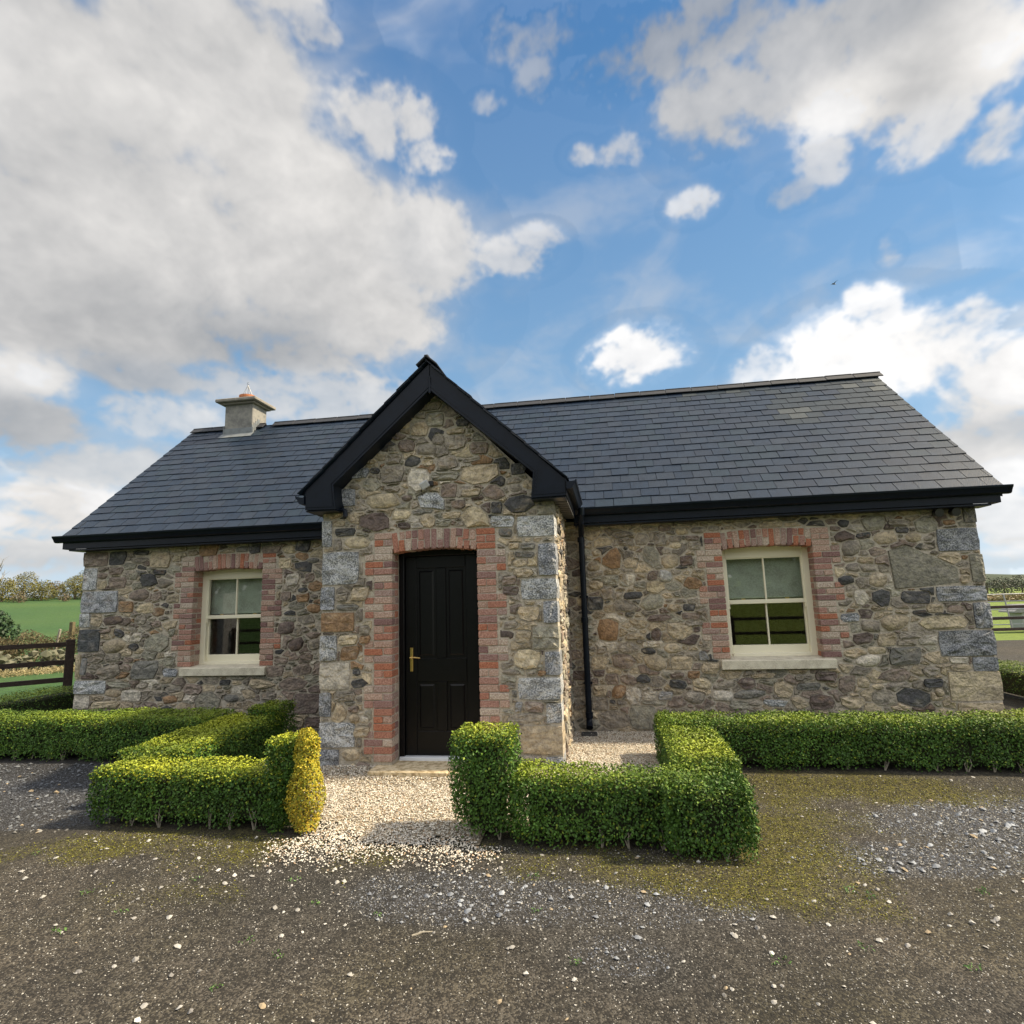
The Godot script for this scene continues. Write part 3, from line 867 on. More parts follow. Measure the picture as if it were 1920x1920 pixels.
# ---------------------------------------------------------------- brickwork
# one brick in a wall's own axes: x0..x1, y0..y1, its face `proud` of the wall, `deep` from front to back
func brick(parent: Node3D, f: Transform3D, x0: float, y0: float, x1: float, y1: float, front: float, deep: float, lean := 0.0) -> void:
	var size := Vector3(x1 - x0, y1 - y0, deep)
	var key := "s" if size.x > size.y * 2.0 else ("h" if size.y < size.x * 1.9 and size.x >= size.y else "v")
	if not brick_mesh.has(key):
		var list := []
		for k in 5:
			var st := S()
			box(st, Vector3.ZERO, {"s": Vector3(0.21, 0.068, 0.1), "h": Vector3(0.1, 0.068, 0.2), "v": Vector3(0.066, 0.16, 0.2)}[key], 0.006, Basis(), 0.0026)
			list.append(done(st))
		brick_mesh[key] = list
	var base: Vector3 = {"s": Vector3(0.21, 0.068, 0.1), "h": Vector3(0.1, 0.068, 0.2), "v": Vector3(0.066, 0.16, 0.2)}[key]
	var at := Vector3((x0 + x1) / 2.0, (y0 + y1) / 2.0, front + rnd(-0.006, 0.004) - deep / 2.0)
	var t := Transform3D(Basis(Vector3(0, 0, 1), lean + rnd(-0.012, 0.012)) * Basis.from_scale(size / base), at)
	var w := f * t
	bricks.append([shows(w.origin, f.basis.z, size.x * size.y), brick_mesh[key][rng.randi() % 5], M["brick%d" % (rng.randi() % 10)], parent, w])


# a toothed brick jamb: three courses narrow, three wide; `way` is +1 when the jamb runs to the right of the opening
func jamb(parent: Node3D, f: Transform3D, x: float, way: float, top: float, bottom: float, course: float, taken: Array) -> void:
	var rows := int(round((top - bottom) / course))
	for k in rows:
		var y1 := top - k * course
		var y0 := y1 - course + 0.012
		var wide := (k / 3) % 2 == 1
		var parts := []
		if wide: parts = [0.112, 0.222] if k % 2 == 0 else [0.222, 0.112]
		else: parts = [0.222] if k % 2 == 0 else [0.108, 0.114]
		var at := 0.0
		for i in parts.size():
			var a: float = x + way * at
			var b: float = x + way * (at + parts[i] - 0.011)
			at += parts[i]
			var inner := i == 0
			var deep := 0.215 if inner and parts[i] < 0.15 else 0.102
			brick(parent, f, minf(a, b), y0 + rnd(-0.002, 0.002), maxf(a, b), y1 + rnd(-0.002, 0.002) - 0.001, 0.013, deep)
			if inner and deep < 0.2:      # the brick behind it in the reveal
				brick(parent, f, minf(a, x + way * 0.102), y0, maxf(a, x + way * 0.102), y1, 0.013 - 0.113, 0.1)
		if k % 3 == 0:
			var w := 0.334 if wide else 0.222
			var low := maxf(y1 - 3.0 * course, bottom) - 0.004
			taken.append(PackedVector2Array([Vector2(x - way * 0.01, low), Vector2(x + way * (w + 0.006), low), Vector2(x + way * (w + 0.006), y1 + 0.004), Vector2(x - way * 0.01, y1 + 0.004)]))


func arch(parent: Node3D, f: Transform3D, x0: float, x1: float, spring: float, rise: float, high: float, count: int, taken: Array) -> void:
	var m := (x0 + x1) / 2.0
	var half := (x1 - x0) / 2.0
	var pitch := (x1 - x0) / count
	for i in count:
		var x := x0 + pitch * (i + 0.5)
		var t := (x - m) / half
		var y := spring + rise * (1.0 - t * t) + rnd(-0.004, 0.004)
		var lean := -t * 0.13
		var split := rng.randf() < 0.5
		var w := pitch - 0.011
		if split:
			var cutat := high * (0.48 if rng.randf() < 0.5 else 0.62)
			brick(parent, f, x - w / 2.0, y, x + w / 2.0, y + cutat - 0.011, 0.010, 0.21, lean)
			var sh := -lean * (cutat + (high - cutat) / 2.0) * 0.6
			brick(parent, f, x - w / 2.0 - sh * 0.5, y + cutat, x + w / 2.0 - sh * 0.5, y + high, 0.010, 0.21, lean)
		else:
			brick(parent, f, x - w / 2.0, y, x + w / 2.0, y + high, 0.010, 0.21, lean)
	taken.append(rect(x0 - 0.01, spring - 0.01, x1 + 0.01, spring + rise + high + 0.006))


# ---------------------------------------------------------------- the house
func grid_wall(st: SurfaceTool, x0: float, x1: float, y0: float, y1: float, holes: Array, front: float, back: float) -> void:
	var xs := [x0, x1]
	var ys := [y0, y1]
	for h in holes:
		xs += [h.position.x, h.end.x]
		ys += [h.position.y, h.end.y]
	xs.sort(); ys.sort()
	var solid := func(i: int, j: int) -> bool:
		if i < 0 or j < 0 or i >= xs.size() - 1 or j >= ys.size() - 1: return false
		if xs[i + 1] - xs[i] < 1e-4 or ys[j + 1] - ys[j] < 1e-4: return false
		var c := Vector2((xs[i] + xs[i + 1]) / 2.0, (ys[j] + ys[j + 1]) / 2.0)
		for h in holes:
			if h.has_point(c): return false
		return true
	for i in xs.size() - 1:
		for j in ys.size() - 1:
			if not solid.call(i, j): continue
			var a: float = xs[i]
			var b: float = xs[i + 1]
			var c: float = ys[j]
			var d: float = ys[j + 1]
			for z in [front, back]:
				quad(st, Vector3(a, c, z), Vector3(b, c, z), Vector3(b, d, z), Vector3(a, d, z), Vector3(0, 0, 1 if z == front else -1))
			if not solid.call(i - 1, j): quad(st, Vector3(a, c, front), Vector3(a, d, front), Vector3(a, d, back), Vector3(a, c, back), Vector3.LEFT)
			if not solid.call(i + 1, j): quad(st, Vector3(b, c, front), Vector3(b, d, front), Vector3(b, d, back), Vector3(b, c, back), Vector3.RIGHT)
			if not solid.call(i, j - 1): quad(st, Vector3(a, c, front), Vector3(b, c, front), Vector3(b, c, back), Vector3(a, c, back), Vector3.DOWN)
			if not solid.call(i, j + 1): quad(st, Vector3(a, d, front), Vector3(b, d, front), Vector3(b, d, back), Vector3(a, d, back), Vector3.UP)


# the brick dressings of a window opening, its sash window and sill
func window_bay(house: Node3D, x0: float, x1: float, taken: Array, flip: float) -> void:
	var f := Transform3D()
	var surround := node("brick_surround", house)
	taken.append(rect(x0 - 0.02, 0.80, x1 + 0.02, 2.40))
	var before := taken.size()
	jamb(surround, f, x0, -1.0, 2.56, 0.905, 0.0788, taken)
	jamb(surround, f, x1, 1.0, 2.56, 0.905, 0.0788, taken)
	arch(surround, f, x0 - 0.0, x1 + 0.0, 2.326, 0.030, 0.222, 15, taken)
	var win := node("window", house)
	var c := (x0 + x1) / 2.0
	var z := -0.207
	var sill := S()
	var sx0 := c - 0.688
	var sx1 := c + 0.688
	# sloping stone sill
	var f2 := frame(Vector3.ZERO, Vector3(0, 0, -1), Vector3(1, 0, 0))
	slab(sill, PackedVector2Array([Vector2(-0.07, 0.787), Vector2(-0.07, 0.890), Vector2(-0.06, 0.899), Vector2(0.26, 0.93), Vector2(0.26, 0.787)]), f2, sx1, sx0)
	obj("sill", sill, M.sill, win)
	taken.append(rect(sx0 - 0.006, 0.78, sx1 + 0.006, 0.908))
	# box frame
	var st := S()
	var top := 2.40
	var bot := 0.918
	for s in [-1.0, 1.0]:
		box(st, Vector3(c + s * 0.545, (top + bot) / 2.0, z - 0.05), Vector3(0.11, top - bot, 0.10), 0.006)
	box(st, Vector3(c, top - 0.09, z - 0.052), Vector3(0.978, 0.18, 0.10), 0.004)
	box(st, Vector3(c, bot + 0.022, z - 0.06), Vector3(0.978, 0.044, 0.15), 0.006)
	obj("frame", st, M.cream, win)
	var gx0 := c - 0.505
	var gx1 := c + 0.505
	for upper in [true, false]:
		var y0 := 1.604 if upper else bot + 0.036
		var y1 := 2.235 if upper else 1.660
		var zz := z - 0.035 if upper else z - 0.082
		var rb := 0.052 if upper else 0.108
		var rt := 0.030 if upper else 0.046
		var s := S()
		var side := 0.032
		for k in [-1.0, 1.0]:
			box(s, Vector3(c + k * (0.505 - side / 2.0), (y0 + y1) / 2.0, zz), Vector3(side, y1 - y0, 0.042), 0.004)
		box(s, Vector3(c, y0 + rb / 2.0, zz + 0.001), Vector3(gx1 - gx0 - 2 * side, rb, 0.042), 0.004)
		box(s, Vector3(c, y1 - rt / 2.0, zz + 0.001), Vector3(gx1 - gx0 - 2 * side, rt, 0.042), 0.004)
		box(s, Vector3(c, (y0 + rb + y1 - rt) / 2.0, zz + 0.002), Vector3(0.020, y1 - rt - y0 - rb, 0.036), 0.004)
		if upper:                                     # the moulded horns below the meeting rail
			for k in [-1.0, 1.0]:
				for i in 4:
					box(s, Vector3(c + k * (0.489 - 0.004 * i), y0 - 0.010 - 0.016 * i, zz), Vector3(0.034 - 0.007 * i, 0.017, 0.040), 0.003)
		obj("upper_sash" if upper else "lower_sash", s, M.cream, win)
		for k in [-1.0, 1.0]:
			var p := S()
			var a := c + (0.011 if k > 0 else -0.472)
			var b := c + (0.472 if k > 0 else -0.011)
			quad(p, Vector3(a, y0 + rb, zz), Vector3(b, y0 + rb, zz), Vector3(b, y1 - rt, zz), Vector3(a, y1 - rt, zz), Vector3(0, 0, 1))
			obj("pane", p, M.glass, win)
			var p2 := S()                                # the inner sheet of the double glazing
			quad(p2, Vector3(a, y0 + rb, zz - 0.018), Vector3(b, y0 + rb, zz - 0.018), Vector3(b, y1 - rt, zz - 0.018), Vector3(a, y1 - rt, zz - 0.018), Vector3(0, 0, 1))
			obj("inner_pane", p2, M.glass, win)
	var bl := S()
	box(bl, Vector3(c, 1.985, z - 0.17), Vector3(1.06, 0.60, 0.006), 0.0)
	box(bl, Vector3(c, 1.683, z - 0.17), Vector3(1.06, 0.022, 0.016), 0.005)
	obj("blind", bl, M.blind, win)
	var latch := S()
	for k in [-0.28, 0.28]:
		box(latch, Vector3(c + k, 1.668, z - 0.085), Vector3(0.05, 0.018, 0.03), 0.004)
	obj("sash_fastener", latch, M.brass, win)


func gutter_profile() -> PackedVector2Array:
	return PackedVector2Array([Vector2(0, 0), Vector2(0, -0.098), Vector2(0.045, -0.098), Vector2(0.066, -0.085), Vector2(0.078, -0.06), Vector2(0.092, -0.038), Vector2(0.108, -0.022), Vector2(0.112, 0.0), Vector2(0.102, 0.004), Vector2(0.097, -0.012), Vector2(0.012, -0.02)])


func slate_row(house_roof: Node3D, origin: Vector3, along: Vector3, up: Vector3, n: Vector3, length: float, rows: int, gauge: float, skip: Callable, worth: float, full: float) -> void:
	var w := 0.25
	for k in rows:
		var shift := 0.0 if k % 2 == 0 else w / 2.0
		var count := int(ceil((length + shift) / w))
		for i in count:
			var a := maxf(i * w - shift, 0.0)
			var b := minf((i + 1) * w - shift, length)
			if b - a < 0.04: continue
			var mid := origin + along * ((a + b) / 2.0) + up * (k * gauge + 0.11)
			if skip.call(mid): continue
			var x := along
			var y := (up - n * 0.045).normalized()
			var long := minf(0.40, full - k * gauge)
			var zz := x.cross(y).normalized()
			if zz.dot(n) < 0:
				x = -x
				zz = -zz
			var basis := Basis(x * ((b - a - 0.007) / 0.245), y * (long / 0.40), zz) * Basis(Vector3(0, 0, 1), rnd(-0.008, 0.008))
			var at := origin + along * ((a + b) / 2.0) + up * (k * gauge + long / 2.0 + rnd(-0.006, 0.006)) + n * (0.010 + rnd(-0.001, 0.003))
			var tone: Material = M["slate%d" % (rng.randi() % 6)]
			# lichen near the ridge on the right
			if mid.x > 2.5 and mid.y > 4.35 and worth > 0.5:
				var l := noise.get_noise_2d(mid.x * 55.0, mid.y * 90.0) + (mid.y - 4.6) * 0.25 + (mid.x - 4.2) * 0.10
				if l > 0.16: tone = M.slate_mossy if l > 0.52 + rnd(-0.15, 0.15) else M.slate_faint
			slates.append([shows(mid, n, (b - a) * gauge) * worth, slate_mesh[rng.randi() % 3], tone, house_roof, Transform3D(basis, at)])


func build_house() -> void:
	var house := node("cottage")
	tag(house, "stone cottage with slate roof, brick window surrounds and a gabled front porch", "cottage")
	for k in 3:
		var st := S()
		box(st, Vector3.ZERO, Vector3(0.245, 0.40, 0.009), 0.0, Basis(), 0.0016, Color(0.32, 0.32, 0.34))
		slate_mesh.append(done(st))

	# --- main front wall: mortar body, stones, brick dressings
	var taken := []
	var lw := [-5.235, -4.105]
	var rw := [2.510, 3.640]
	var st := S()
	grid_wall(st, XL, XR, -0.25, 2.80, [Rect2(lw[0] - 0.005, 0.85, lw[1] - lw[0] + 0.01, 1.53), Rect2(rw[0] - 0.005, 0.85, rw[1] - rw[0] + 0.01, 1.53), Rect2(-1.9, -0.25, 1.9, 2.55)], 0.0, -0.42)
	var wall := obj("front_wall", st, M.mortar, house)
	window_bay(house, lw[0], lw[1], taken, 1.0)
	window_bay(house, rw[0], rw[1], taken, -1.0)
	taken.append(rect(PL - 0.0, -0.3, PR + 0.0, 2.9))
	lay_stones(MAIN_STONES, wall, Transform3D(), rect(XL + 0.004, -0.12, XR - 0.004, 2.765), taken, 5, [XL, XR])

	# --- gable and back walls
	for side in [-1.0, 1.0]:
		var x: float = XL if side < 0 else XR
		var f := frame(Vector3(x, 0, 0), Vector3(0, 0, -side), Vector3(side, 0, 0))
		var lo := 0.42 if side > 0 else -DEPTH + 0.0
		var poly := PackedVector2Array([Vector2(0.42 * 1.0, -0.25), Vector2(DEPTH, -0.25), Vector2(DEPTH, 2.86), Vector2(-RIDGE_Z, 5.26), Vector2(0.0, 3.0), Vector2(0.0, 2.803), Vector2(0.42, 2.803)])
		if side < 0:
			for i in poly.size(): poly[i].x = -poly[i].x
		var g := S()
		slab(g, poly, f, 0.0, -0.42)
		var gable := obj("gable_wall", g, M.mortar, house)
		var quoins := []
		for q in MAIN_STONES:
			if q[4].ends_with("q") and absf(q[0] - x) < 1.0:
				var reach := 0.30 if q[3] < q[2] * 0.8 else 0.22
				var a: float = -0.02 if side > 0 else 0.02
				quoins.append(rect(minf(0.0, side * reach) - 0.02, q[1] - q[3] / 2.0 - 0.01, maxf(0.0, side * reach) + 0.02, q[1] + q[3] / 2.0 + 0.01))
		var bounds := PackedVector2Array([Vector2(0.005, -0.12), Vector2(DEPTH, -0.12), Vector2(DEPTH, 2.86), Vector2(-RIDGE_Z, 5.2), Vector2(0.005, 2.95)])
		if side < 0:
			for i in bounds.size(): bounds[i].x = -bounds[i].x
		add_rubble(gable, f, bounds, quoins, 60 + int(side), 0.0)
	var bw := S()
	box(bw, Vector3((XL + XR) / 2.0, 1.28, -DEPTH + 0.21 + 0.003), Vector3(XR - XL - 0.85, 3.06, 0.42), 0.0)
	obj("back_wall", bw, M.mortar, house)
	obj("ceiling", bx(Vector3(XL + 0.43, 2.62, -0.43), Vector3(XR - 0.43, 2.70, -DEPTH + 0.43)), M.room, house)
	obj("floor", bx(Vector3(XL + 0.43, -0.12, -0.43), Vector3(XR - 0.43, -0.04, -DEPTH + 0.43)), M.room, house)

	# --- porch
	var pf := frame(Vector3(0, 0, P), Vector3(1, 0, 0), Vector3(0, 0, 1))
	var dx0 := -1.422
	var dx1 := -0.432
	var ppoly := PackedVector2Array([Vector2(PL, -0.25), Vector2(dx0 - 0.005, -0.25), Vector2(dx0 - 0.005, 2.37), Vector2(dx1 + 0.005, 2.37), Vector2(dx1 + 0.005, -0.25), Vector2(PR, -0.25), Vector2(PR, 2.86), Vector2(PM, 4.24), Vector2(PL, 2.86)])
	st = S()
	slab(st, ppoly, pf, 0.0, -0.36)
	var porch := obj("porch_wall", st, M.mortar, house)
	taken = []
	var surround := node("brick_surround", house)
	jamb(surround, pf, dx0, -1.0, 2.555, 0.005, 0.0812, taken)
	jamb(surround, pf, dx1, 1.0, 2.555, 0.005, 0.0812, taken)
	arch(surround, pf, dx0, dx1, 2.322, 0.03, 0.225, 13, taken)
	taken.append(rect(dx0 - 0.01, -0.3, dx1 + 0.01, 2.36))
	var gable_bounds := PackedVector2Array([Vector2(PL + 0.004, -0.12), Vector2(PR - 0.004, -0.12), Vector2(PR - 0.004, 2.85), Vector2(PM, 4.22), Vector2(PL + 0.004, 2.85)])
	lay_stones(PORCH_STONES, porch, pf, gable_bounds, taken, 8, [PL, PR])
	for side in [-1.0, 1.0]:
		var x: float = PL if side < 0 else PR
		var f := frame(Vector3(x, 0, 0), Vector3(0, 0, -side), Vector3(side, 0, 0))
		var z0: float = 0.003
		var z1 := P - 0.362
		var poly := rect(minf(-side * z0, -side * z1), -0.25, maxf(-side * z0, -side * z1), 2.855)
		var g := S()
		slab(g, poly, f, 0.0, -0.36)
		# the return of the front wall's end
		var sw := obj("porch_side_wall", g, M.mortar, house)
		var quoins := []
		for q in PORCH_STONES:
			if q[4].ends_with("q") and absf(q[0] - x) < 0.6:
				var reach := 0.30 if q[3] < q[2] * 0.8 else 0.22
				var a: float = -side * P
				var b: float = -side * (P - reach)
				quoins.append(rect(minf(a, b) - 0.012, q[1] - q[3] / 2.0 - 0.008, maxf(a, b) + 0.012, q[1] + q[3] / 2.0 + 0.008))
		add_rubble(sw, f, rect(minf(-side * 0.01, -side * P), -0.12, maxf(-side * 0.01, -side * P), 2.84), quoins, 70 + int(side), 0.6)
	obj("porch_ceiling", bx(Vector3(PL + 0.37, 2.72, -0.3), Vector3(PR - 0.37, 2.78, P - 0.37)), M.room, house)
	obj("porch_floor", bx(Vector3(PL + 0.365, -0.12, -0.43), Vector3(PR - 0.365, -0.02, P - 0.2)), M.room, house)

	build_door(house, dx0, dx1)
	build_roof(house)
	settle(pieces, "stone", "small_stones", wall)
	settle(bricks, "brick", "reveal_bricks", surround)


func build_door(house: Node3D, x0: float, x1: float) -> void:
	var z := P - 0.235
	var door := node("door", house)
	var st := S()
	for s in [x0 + 0.032, x1 - 0.032]:
		box(st, Vector3(s, 1.16, z - 0.03), Vector3(0.06, 2.40, 0.09), 0.006)
	box(st, Vector3((x0 + x1) / 2.0, 2.335, z - 0.029), Vector3(x1 - x0 - 0.13, 0.09, 0.09), 0.006)
	obj("door_frame", st, M.door, door)
	var c := (x0 + x1) / 2.0
	var w := x1 - x0 - 0.13
	var y0 := 0.055
	var y1 := 2.288
	st = S()
	box(st, Vector3(c, (y0 + y1) / 2.0, z - 0.055), Vector3(w, y1 - y0, 0.03), 0.0)
	var zz := z - 0.035
	var stile := 0.135
	for s in [-1.0, 1.0]:
		box(st, Vector3(c + s * (w / 2.0 - stile / 2.0), (y0 + y1) / 2.0, zz), Vector3(stile, y1 - y0, 0.018), 0.005)
	for r in [[y0 + 0.13, 0.26], [0.985, 0.26], [y1 - 0.07, 0.14]]:
		box(st, Vector3(c, r[0], zz), Vector3(w - 2.0 * stile - 0.001, r[1], 0.017), 0.005)
	for r in [[0.315, 0.855], [1.115, y1 - 0.14]]:
		box(st, Vector3(c, (r[0] + r[1]) / 2.0, zz), Vector3(0.12, r[1] - r[0] - 0.001, 0.0175), 0.005)
	obj("door_leaf", st, M.door, door)
	for r in [[0.315, 0.855], [1.115, y1 - 0.14]]:
		for s in [-1.0, 1.0]:
			var pw := (w - 2.0 * stile - 0.12) / 2.0
			var px: float = c + s * (0.06 + pw / 2.0)
			var a := Vector3(px - pw / 2.0 + 0.012, r[0] + 0.012, zz - 0.017)
			var b := Vector3(px + pw / 2.0 - 0.012, r[1] - 0.012, zz - 0.017)
			var ia := Vector3(a.x + 0.035, a.y + 0.035, zz + 0.006)
			var ib := Vector3(b.x - 0.035, b.y - 0.035, zz + 0.006)
			var p := S()
			var o := [a, Vector3(b.x, a.y, a.z), b, Vector3(a.x, b.y, a.z)]
			var n := [ia, Vector3(ib.x, ia.y, ia.z), ib, Vector3(ia.x, ib.y, ia.z)]
			quad(p, n[0], n[1], n[2], n[3], Vector3(0, 0, 1))
			for k in 4:
				quad(p, o[k], o[(k + 1) % 4], n[(k + 1) % 4], n[k], Vector3(0, 0, 1))
			obj("door_panel", p, M.door, door)
	# lever handle on a long plate
	var hx := x0 + 0.138
	var h := S()
	box(h, Vector3(hx, 1.105, zz + 0.015), Vector3(0.036, 0.27, 0.010), 0.004)
	tube(h, [Vector3(hx, 1.13, zz + 0.02), Vector3(hx, 1.13, zz + 0.055)], [0.010, 0.010], 8)
	tube(h, [Vector3(hx - 0.006, 1.13, zz + 0.055), Vector3(hx + 0.05, 1.132, zz + 0.058), Vector3(hx + 0.115, 1.126, zz + 0.054)], [0.010, 0.0085, 0.007], 8)
	obj("handle", h, M.brass, door)
	obj("threshold", bx(Vector3(x0 + 0.01, -0.002, z - 0.05), Vector3(x1 - 0.01, 0.05, z + 0.045), 0.006), M.upvc_white, door)
	# two paving slabs on a low plinth
	var step := node("doorstep", house)
	var gap := -0.735
	obj("paving_slab", bx(Vector3(-1.605, -0.035, z + 0.03), Vector3(gap - 0.004, 0.014, 1.965), 0.007), M.step, step)
	obj("paving_slab", bx(Vector3(gap + 0.004, -0.037, z + 0.03), Vector3(-0.25, 0.012, 1.96), 0.007), M.step, step)
	obj("plinth", bx(Vector3(-1.56, -0.25, z + 0.05), Vector3(-0.30, -0.038, 1.925)), M.step, step)


func build_roof(house: Node3D) -> void:
	var roof := node("roof", house)
	var th := atan(PITCH)
	var up := Vector3(0, sin(th), -cos(th))
	var n := Vector3(0, cos(th), sin(th))
	var top := func(z: float) -> float: return EAVE_Y + (EAVE_Z - z) * PITCH
	# boarding under the slates
	var f := frame(Vector3.ZERO, Vector3(0, 0, -1), Vector3(1, 0, 0))
	var d := S()
	var zb := -2.0 * RIDGE_Z + EAVE_Z
	var deck := PackedVector2Array([Vector2(-EAVE_Z + 0.03, top.call(EAVE_Z - 0.03) - 0.035), Vector2(-RIDGE_Z, top.call(RIDGE_Z) - 0.035), Vector2(zb - 0.03, top.call(EAVE_Z - 0.03) - 0.035), Vector2(zb - 0.03, top.call(EAVE_Z - 0.03) - 0.15), Vector2(-RIDGE_Z, top.call(RIDGE_Z) - 0.16), Vector2(-EAVE_Z + 0.03, top.call(EAVE_Z - 0.03) - 0.15)])
	slab(d, deck, f, RXR - 0.02, RXL + 0.02)
	obj("roof_boarding", d, M.slate2, roof)
	var porch_y := func(x: float) -> float: return PRIDGE_Y - absf(x - PM) * PPITCH
	var skip_main := func(p: Vector3) -> bool:
		if p.x > -6.5 and p.x < -5.86 and p.z > -2.8 and p.z < -2.36: return true
		return porch_y.call(p.x) > p.y + 0.10
	var length := (EAVE_Z - RIDGE_Z) / cos(th)
	slate_row(roof, Vector3(RXL, EAVE_Y, EAVE_Z) - n * 0.02 - up * 0.0, Vector3(1, 0, 0), up, n, RXR - RXL, int(length / 0.2045), 0.2045, skip_main, 1.0, length)
	var bn := Vector3(0, cos(th), -sin(th))
	slate_row(roof, Vector3(RXL, EAVE_Y, -zb) - bn * 0.02, Vector3(1, 0, 0), Vector3(0, sin(th), cos(th)), bn, RXR - RXL, int(length / 0.2045), 0.2045, func(_p): return false, 0.0, length)
	# porch roof
	var pth := atan(PPITCH)
	var fz := frame(Vector3.ZERO, Vector3(1, 0, 0), Vector3(0, 0, 1))
	var half := 1.50
	var pd := S()
	slab(pd, PackedVector2Array([Vector2(PM, PRIDGE_Y - 0.035), Vector2(PM + half, PRIDGE_Y - 0.035 - half * PPITCH), Vector2(PM + half, PRIDGE_Y - 0.12 - half * PPITCH), Vector2(PM, PRIDGE_Y - 0.13), Vector2(PM - half, PRIDGE_Y - 0.12 - half * PPITCH), Vector2(PM - half, PRIDGE_Y - 0.035 - half * PPITCH)]), fz, BARGE_Z - 0.03, -1.42)
	obj("roof_boarding", pd, M.slate2, roof)
	for s in [-1.0, 1.0]:
		var pup := Vector3(-s * cos(pth), sin(pth), 0)
		var pn := Vector3(s * sin(pth), cos(pth), 0)
		var plen := 1.545 / cos(pth)
		slate_row(roof, Vector3(PM + s * 1.545, PRIDGE_Y - 1.545 * PPITCH, -1.6) - pn * 0.02, Vector3(0, 0, 1), pup, pn, BARGE_Z + 0.045 + 1.6, int(plen / 0.2045), 0.2045, func(p): return top.call(p.z) > p.y + 0.08, 0.2, plen)
	settle(slates, "slate", "upper_slates", roof)

	# ridge tiles
	var v := S()
	for s in [-1.0, 1.0]:
		box(v, Vector3(0, -0.052, s * 0.062), Vector3(0.452, 0.017, 0.155), 0.004, Basis(Vector3(1, 0, 0), s * th))
	box(v, Vector3(0, 0.002, 0), Vector3(0.452, 0.026, 0.05), 0.008)
	var tile := done(v)
	var x := RXL + 0.226
	while x < RXR - 0.1:
		if not (x > -6.65 and x < -5.72):
			var t := put("ridge_tile", tile, M.ridge, roof)
			t.position = Vector3(x, RIDGE_Y + 0.035 + rnd(-0.004, 0.004), RIDGE_Z)
			t.rotation = Vector3(rnd(-0.01, 0.01), 0, rnd(-0.006, 0.006))
		x += 0.457
	for r in [[-6.545, 0.10], [-5.80, 0.13]]:        # cut tiles beside the chimney
		var t := put("ridge_tile", tile, M.ridge, roof)
		t.position = Vector3(r[0], RIDGE_Y + 0.033, RIDGE_Z)
		t.scale = Vector3(r[1] / 0.452, 1, 1)
	var z := BARGE_Z - 0.17
	while z > -1.3:
		var t := put("ridge_tile", tile, M.ridge, roof)
		t.transform = Transform3D(Basis(Vector3.UP, PI / 2.0), Vector3(PM, PRIDGE_Y + 0.035, z))
		z -= 0.457

	# --- chimney
	var ch := node("chimney", house)
	obj("stack", bx(Vector3(-6.50, 4.6, -2.80), Vector3(-5.885, 5.885, -2.31), 0.012), M.chimney, ch)
	obj("cap", bx(Vector3(-6.64, 5.886, -2.93), Vector3(-5.75, 5.955, -2.17), 0.014), M.concrete, ch)
	obj("cap_fillet", bx(Vector3(-6.57, 5.85, -2.86), Vector3(-5.82, 5.884, -2.24), 0.01), M.concrete, ch)
	var fl := S()
	var wd := 0.615
	var fy: float = top.call(-2.305)
	box(fl, Vector3(-6.192, fy + 0.055, -2.303), Vector3(0.66, 0.13, 0.008), 0.002)
	box(fl, Vector3(-6.192, fy - 0.045, -2.245), Vector3(0.70, 0.006, 0.16), 0.0, Basis(Vector3(1, 0, 0), th))
	for s in [-1.0, 1.0]:
		for k in 4:
			var zz := -2.33 - k * 0.062
			box(fl, Vector3(-6.192 + s * 0.312, top.call(zz) + 0.075, zz), Vector3(0.008, 0.15, 0.075), 0.0)
	obj("flashing", fl, M.lead, ch)
	var pot := S()
	var pc := Vector3(-6.17, 5.955, -2.55)
	tube(pot, [pc, pc + Vector3(0, 0.10, 0), pc + Vector3(0, 0.105, 0), pc + Vector3(0, 0.15, 0), pc + Vector3(0, 0.152, 0), pc + Vector3(0, 0.10, 0)], [0.135, 0.145, 0.165, 0.165, 0.13, 0.12], 24)
	obj("chimney_pot", pot, M.pot, ch)
	var cowl := S()
	var tip := pc + Vector3(0, 0.40, 0)
	for k in 9:
		var a := TAU * k / 9
		tube(cowl, [pc + Vector3(cos(a) * 0.115, 0.13, sin(a) * 0.115), tip], [0.004, 0.004], 5)
	for k in 12:
		var a := TAU * k / 12
		var b := TAU * (k + 1) / 12
		tube(cowl, [tip + Vector3(cos(a) * 0.024, 0.026 + sin(a) * 0.024, 0), tip + Vector3(cos(b) * 0.024, 0.026 + sin(b) * 0.024, 0)], [0.004, 0.004], 5)
	obj("wire_guard", cowl, M.steel, ch)

	# --- eaves of the main roof, left and right of the porch
	var prof := gutter_profile()
	for r in [[RXL - 0.10, PM - 1.46], [PM + 1.50, RXR + 0.06]]:
		var a: float = r[0]
		var b: float = r[1]
		var left := a < -3.0
		var fa := a + 0.09 if left else a
		var fb := b if left else b - 0.09
		var gf := Transform3D(Basis(Vector3(0, 0, 1), Vector3.UP, Vector3(-1, 0, 0)), Vector3(0, EAVE_Y - 0.012, 0.226))
		var g := S()
		slab(g, prof, gf, -a, -b)
		obj("gutter", g, M.upvc, house)
		obj("fascia", bx(Vector3(fa, 2.745, 0.196), Vector3(fb, 2.925, 0.224), 0.004), M.upvc, house)
		var sa := a + 0.19 if left else a
		var sb := b if left else b - 0.19
		obj("soffit", bx(Vector3(sa, 2.715, -0.06), Vector3(sb, 2.743, 0.205), 0.004), M.upvc, house)
		for e in [fa + 0.012 if left else fb - 0.012]:
			obj("box_end", bx(Vector3(e - 0.01, 2.744, 0.0), Vector3(e + 0.01, 2.92, 0.195), 0.003), M.upvc, house)
